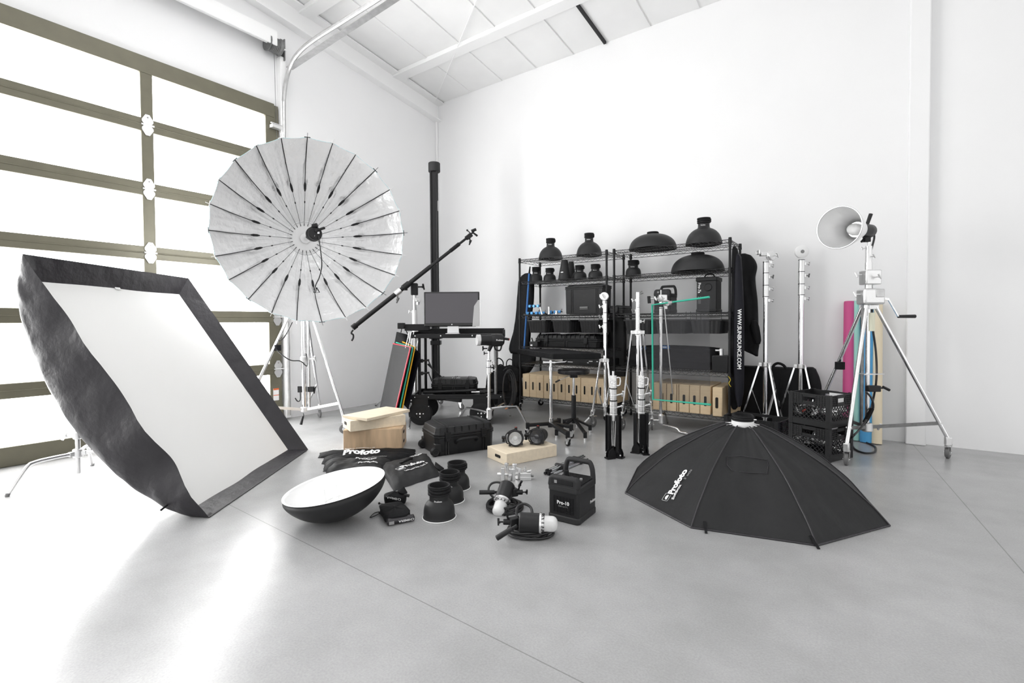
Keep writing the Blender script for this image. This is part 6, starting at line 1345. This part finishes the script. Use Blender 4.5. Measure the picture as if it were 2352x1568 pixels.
# ================================================================== wind-up stand with reflector lamp
b = V((.063, 5.43, 0)); ws = thing('wind_up_stand', 'tall chrome wind-up stand with winch handle and three casters at the right', 'stand', b)
z = lambda y: hz(y, b)
chrome_col(ws, b, [(700, 975, 4.6, CHROME), (603, 622, 7.2, CAST), (565, 603, 6.4, CAST), (554, 566, 3.2, CHROMEB), (652, 664, 7, CAST)])
o2 = b-R0*.05; MB().rod((o2.x, o2.y, z(985)), (o2.x, o2.y, z(700)), .013, n=12).build('side_tube', GALVD, ws)
MB().rod(V((b.x, b.y, z(760)))+R0*.012-F0*.03, V((b.x, b.y, z(718)))+R0*.012-F0*.03, .022, n=14).build('warning_label', mat('pale_yellow_label', (.78, .78, .62), .5), ws)
T = FR((b.x, b.y, 0), YAW)
MB(T).box((.015, 0, z(637)), (.14, .10, z(620)-z(654))).build('upper_block', CAST, ws, bev=.01); MB(T).box((.02, 0, z(681)), (.19, .12, z(663)-z(700))).build('winch_housing', CAST, ws, bev=.02, seg=3)
MB(T).box((.06, -.062, z(674)), (.07, .01, .07)).build('winch_plate', GALV, ws, bev=.004)
for dx_, y in ((-.06, 631), (-.07, 676)): tknob(ws, T @ V((dx_, 0, z(y))), -R0, 1.1)
tknob(ws, V((b.x, b.y, z(570)))-R0*.03, -R0, .7); tknob(ws, V((b.x, b.y, z(590)))+R0*.0-F0*.03, -F0, .8); tknob(ws, V((b.x, b.y, z(637)))+R0*.03-F0*.05, -F0, 1.0)
cr = [T @ V((.11, -.03, z(686))), T @ V((.15, -.04, z(688))), T @ V((.215, -.07, z(727)))]
MB().bar(cr[0], cr[1], .03, .02).bar(cr[1], cr[2], .028, .010).build('crank_arm', CHROMEB, ws); MB().rod(cr[2], cr[2]+R0*.15, .014, .016, 14).build('crank_grip', PLAS, ws)
q = V((b.x, b.y, z(858))); MB().prism([(-.08, -.05), (.12, -.02), (.14, .0), (.12, .02), (-.08, .05)], .008, q-V((0, 0, .004))-F0*.02, R0, F0).build('tie_plate', CAST, ws)
q = V((b.x, b.y, z(891))); MB(T).box((.03, -.03, z(891)), (.11, .05, .055)).build('black_clamp', PLAS, ws, bev=.006); MB().rod(q+R0*.09, q+R0*.14, .008).rod(q+R0*.14+V((0, 0, .01)), q+R0*.20-V((0, 0, .02)), .012).build('clamp_lever', PLAS, ws)
hubz = .235; MB().lathe([(.03, -.04), (.045, -.03), (.045, .03), (.03, .04)], (b.x, b.y, hubz), (0, 0, 1), 18).build('foot_hub', CAST, ws); tknob(ws, V((b.x, b.y, hubz))+R0*.05, R0, 1.4)
ltop = z(705); lm = MB()
feet = [V((-.079, 4.873, 0)), V((.634, 5.61, 0)), V((-.38, 5.83, 0))]
for i, f in enumerate(feet):
    d = (f-b); d.z = 0; d.normalize(); t_ = V((b.x, b.y, ltop))+d*.06; ft = f+V((0, 0, .17)); lm.box(V((b.x, b.y, ltop))+d*.04, (.08, .03, .04), RZ(math.atan2(d.y, d.x)))
    lg = MB().rod(t_, ft, .0165, n=14).build('leg', CHROME if i else CHROMEB, ws); MB().box(ft-V((0, 0, .02)), (.045, .04, .07), RZ(math.atan2(d.y, d.x))).build('leg_socket', CAST, lg, bev=.005)
    j = t_.lerp(ft, .885); hp = V((b.x, b.y, hubz)); MB().bar(hp, j, .010, .030).build('brace', GALVD, lg); MB().rod(j-V((-d.y, d.x, 0))*.02, j+V((-d.y, d.x, 0))*.02, .009).build('brace_bolt', CAST, lg)
    caster(ws, (f.x, f.y, 0), .050, (1.45 if i == 0 else 1.25), brake=(i == 1), wd=.03)
lm.build('leg_yoke', CAST, ws, bev=.004)
lw = V((b.x, b.y, ltop)).lerp(feet[2]+V((0, 0, .17)), .48); MB().rod(lw-V((0, 0, .035)), lw+V((0, 0, .035)), .042, n=14).build('velcro_wrap', FAB, ws)
# lamp
Lb = V((b.x, b.y, z(530)))-R0*.02
rc = at(1927, 522.5, dep(Lb)-.25); la = (rc-Lb).normalized(); lr = 47.5*dep(rc)/FPX
lamp = thing('reflector_lamp', 'round silver reflector lamp on top of the wind-up stand facing left', 'lamp', tuple(Lb))
LD_ = (rc-Lb).length
pr = crom([(.052, 0, LD_*.28), (.075, 0, LD_*.34), (lr*.58, 0, LD_*.50), (lr*.82, 0, LD_*.74), (lr*.94, 0, LD_*.90), (lr, 0, LD_*1.0)], 5)
MB().lathe([(p.x, p.z) for p in pr], Lb, la, 64).build('silver_reflector', mat('spun_aluminium', (.93, .93, .93), .42, .75), lamp, solid=.003)
MB().ring(rc, lr, .006, la, 64, 8).build('rim', ALU, lamp)
MB().lathe([(0, -.07), (.045, -.07), (.06, -.05), (.06, .02), (.052, LD_*.28), (0, LD_*.30)], Lb, la, 28).build('housing', PLAS, lamp)
MB().lathe([(.048, LD_*.30), (.066, LD_*.30), (.066, LD_*.40), (.048, LD_*.40)], Lb, la, 28).build('bulb_ring', CHROMEB, lamp)
MB().lathe([(.052, LD_*.3), (.052, LD_*.46), (.046, LD_*.54), (.03, LD_*.60), (0, LD_*.63)], Lb, la, 28).build('glass_dome', GLASSW, lamp)
MB().rod(Lb+V((0, 0, .05))+R0*.0, Lb+V((0, 0, .15))+R0*.035, .014, .016, 12).build('handle', PLAS, lamp)
MB().box(Lb-V((0, 0, .07)), (.05, .04, .06), RZ(YAW)).rod(Lb-V((0, 0, .06))-R0*.01, Lb-V((0, 0, .10))-R0*.05, .01).build('tilt_bracket', BLK, lamp, bev=.004)
cp = [Lb-la*.07, Lb-la*.08+R0*.03-V((0, 0, .05)), at(1998, 590, 4.42), at(2001, 640, 4.42), at(2003, 690, 4.42), at(2003, 740, 4.40), at(2012, 810, 4.40), at(2013, 870, 4.36), at(2005, 920, 4.42), at(1995, 955, 4.30), at(1975, 985, 4.20), at(1958, 1003, 4.15)+V((0, 0, .0))]
fl_ = [G(1955, 1015), G(1962, 1032), G(1985, 1042), G(2008, 1040), G(2010, 1028), G(1990, 1018), G(1972, 1008)]
MB().tube(cp+[q+V((0, 0, .009)) for q in fl_], .0085, 8, 6).build('cable', CABLE, lamp)
MB().tube([at(1990, 900, 4.30), at(2002, 915, 4.28), at(2006, 935, 4.28), at(1997, 958, 4.30), at(1985, 975, 4.30)], .008, 8, 5).build('spare_cable', CABLE, lamp); MB().bar(at(2003, 938, 4.28), at(1986, 970, 4.28), .03, .02).build('cable_tie', FAB, lamp)
# paper rolls
for nm_, bx_, by_, tx_, ty_, hw, mm in (('pink paper roll leaning on the back wall, leftmost of four', 1947, 1012, 1951, 693, 10.5, PINK), ('mint green paper roll leaning between the pink and the blue rolls', 1966, 1013, 1966.5, 692, 8.5, MINT), ('bright blue paper roll leaning behind the wind-up stand', 1990.5, 1018, 1993, 694, 12.5, SKY), ('cream paper roll leaning on the back wall, rightmost of four', 2013.5, 1021, 2015, 696, 10.5, CREAM)):
    b0 = G(bx_, by_); r_ = hw*dep(b0)/FPX; b0 = b0+V((0, r_*.8, 0)); tp = onY(tx_, ty_, 6.11-r_-.01); ob = thing('paper_roll', nm_, 'paper roll', b0, 0, 'rolls of coloured paper by the column')
    d = (tp-b0).normalized(); x, y, zz = basis(d); m = MB(); n_ = 40; P0_ = []
    m.lathe([(r_*.62, 0), (r_, 0), (r_, (tp-b0).length), (r_*.62, (tp-b0).length), (r_*.62, 0)], b0+V((0, 0, .004)), d, 36); ro = m.build('paper', mm, ob)
    MB().bar(b0+d*.01-y*(r_+.0)+x*r_*.15, b0+d*((tp-b0).length-.01)-y*(r_+.0)+x*r_*.15, .002, .004).build('loose_edge', mm, ro)
t = thing('power_cord', 'thin black cord lying on the floor at the foot of the wind-up stand', 'cord', G(1975, 1035)); MB().tube([G(1957, 1020)+V((0, 0, .02)), G(1950, 1008)+V((0, 0, .02)), G(1965, 1000)+V((0, 0, .06))], .006, 6, 4).build('cord', CABLE, t)
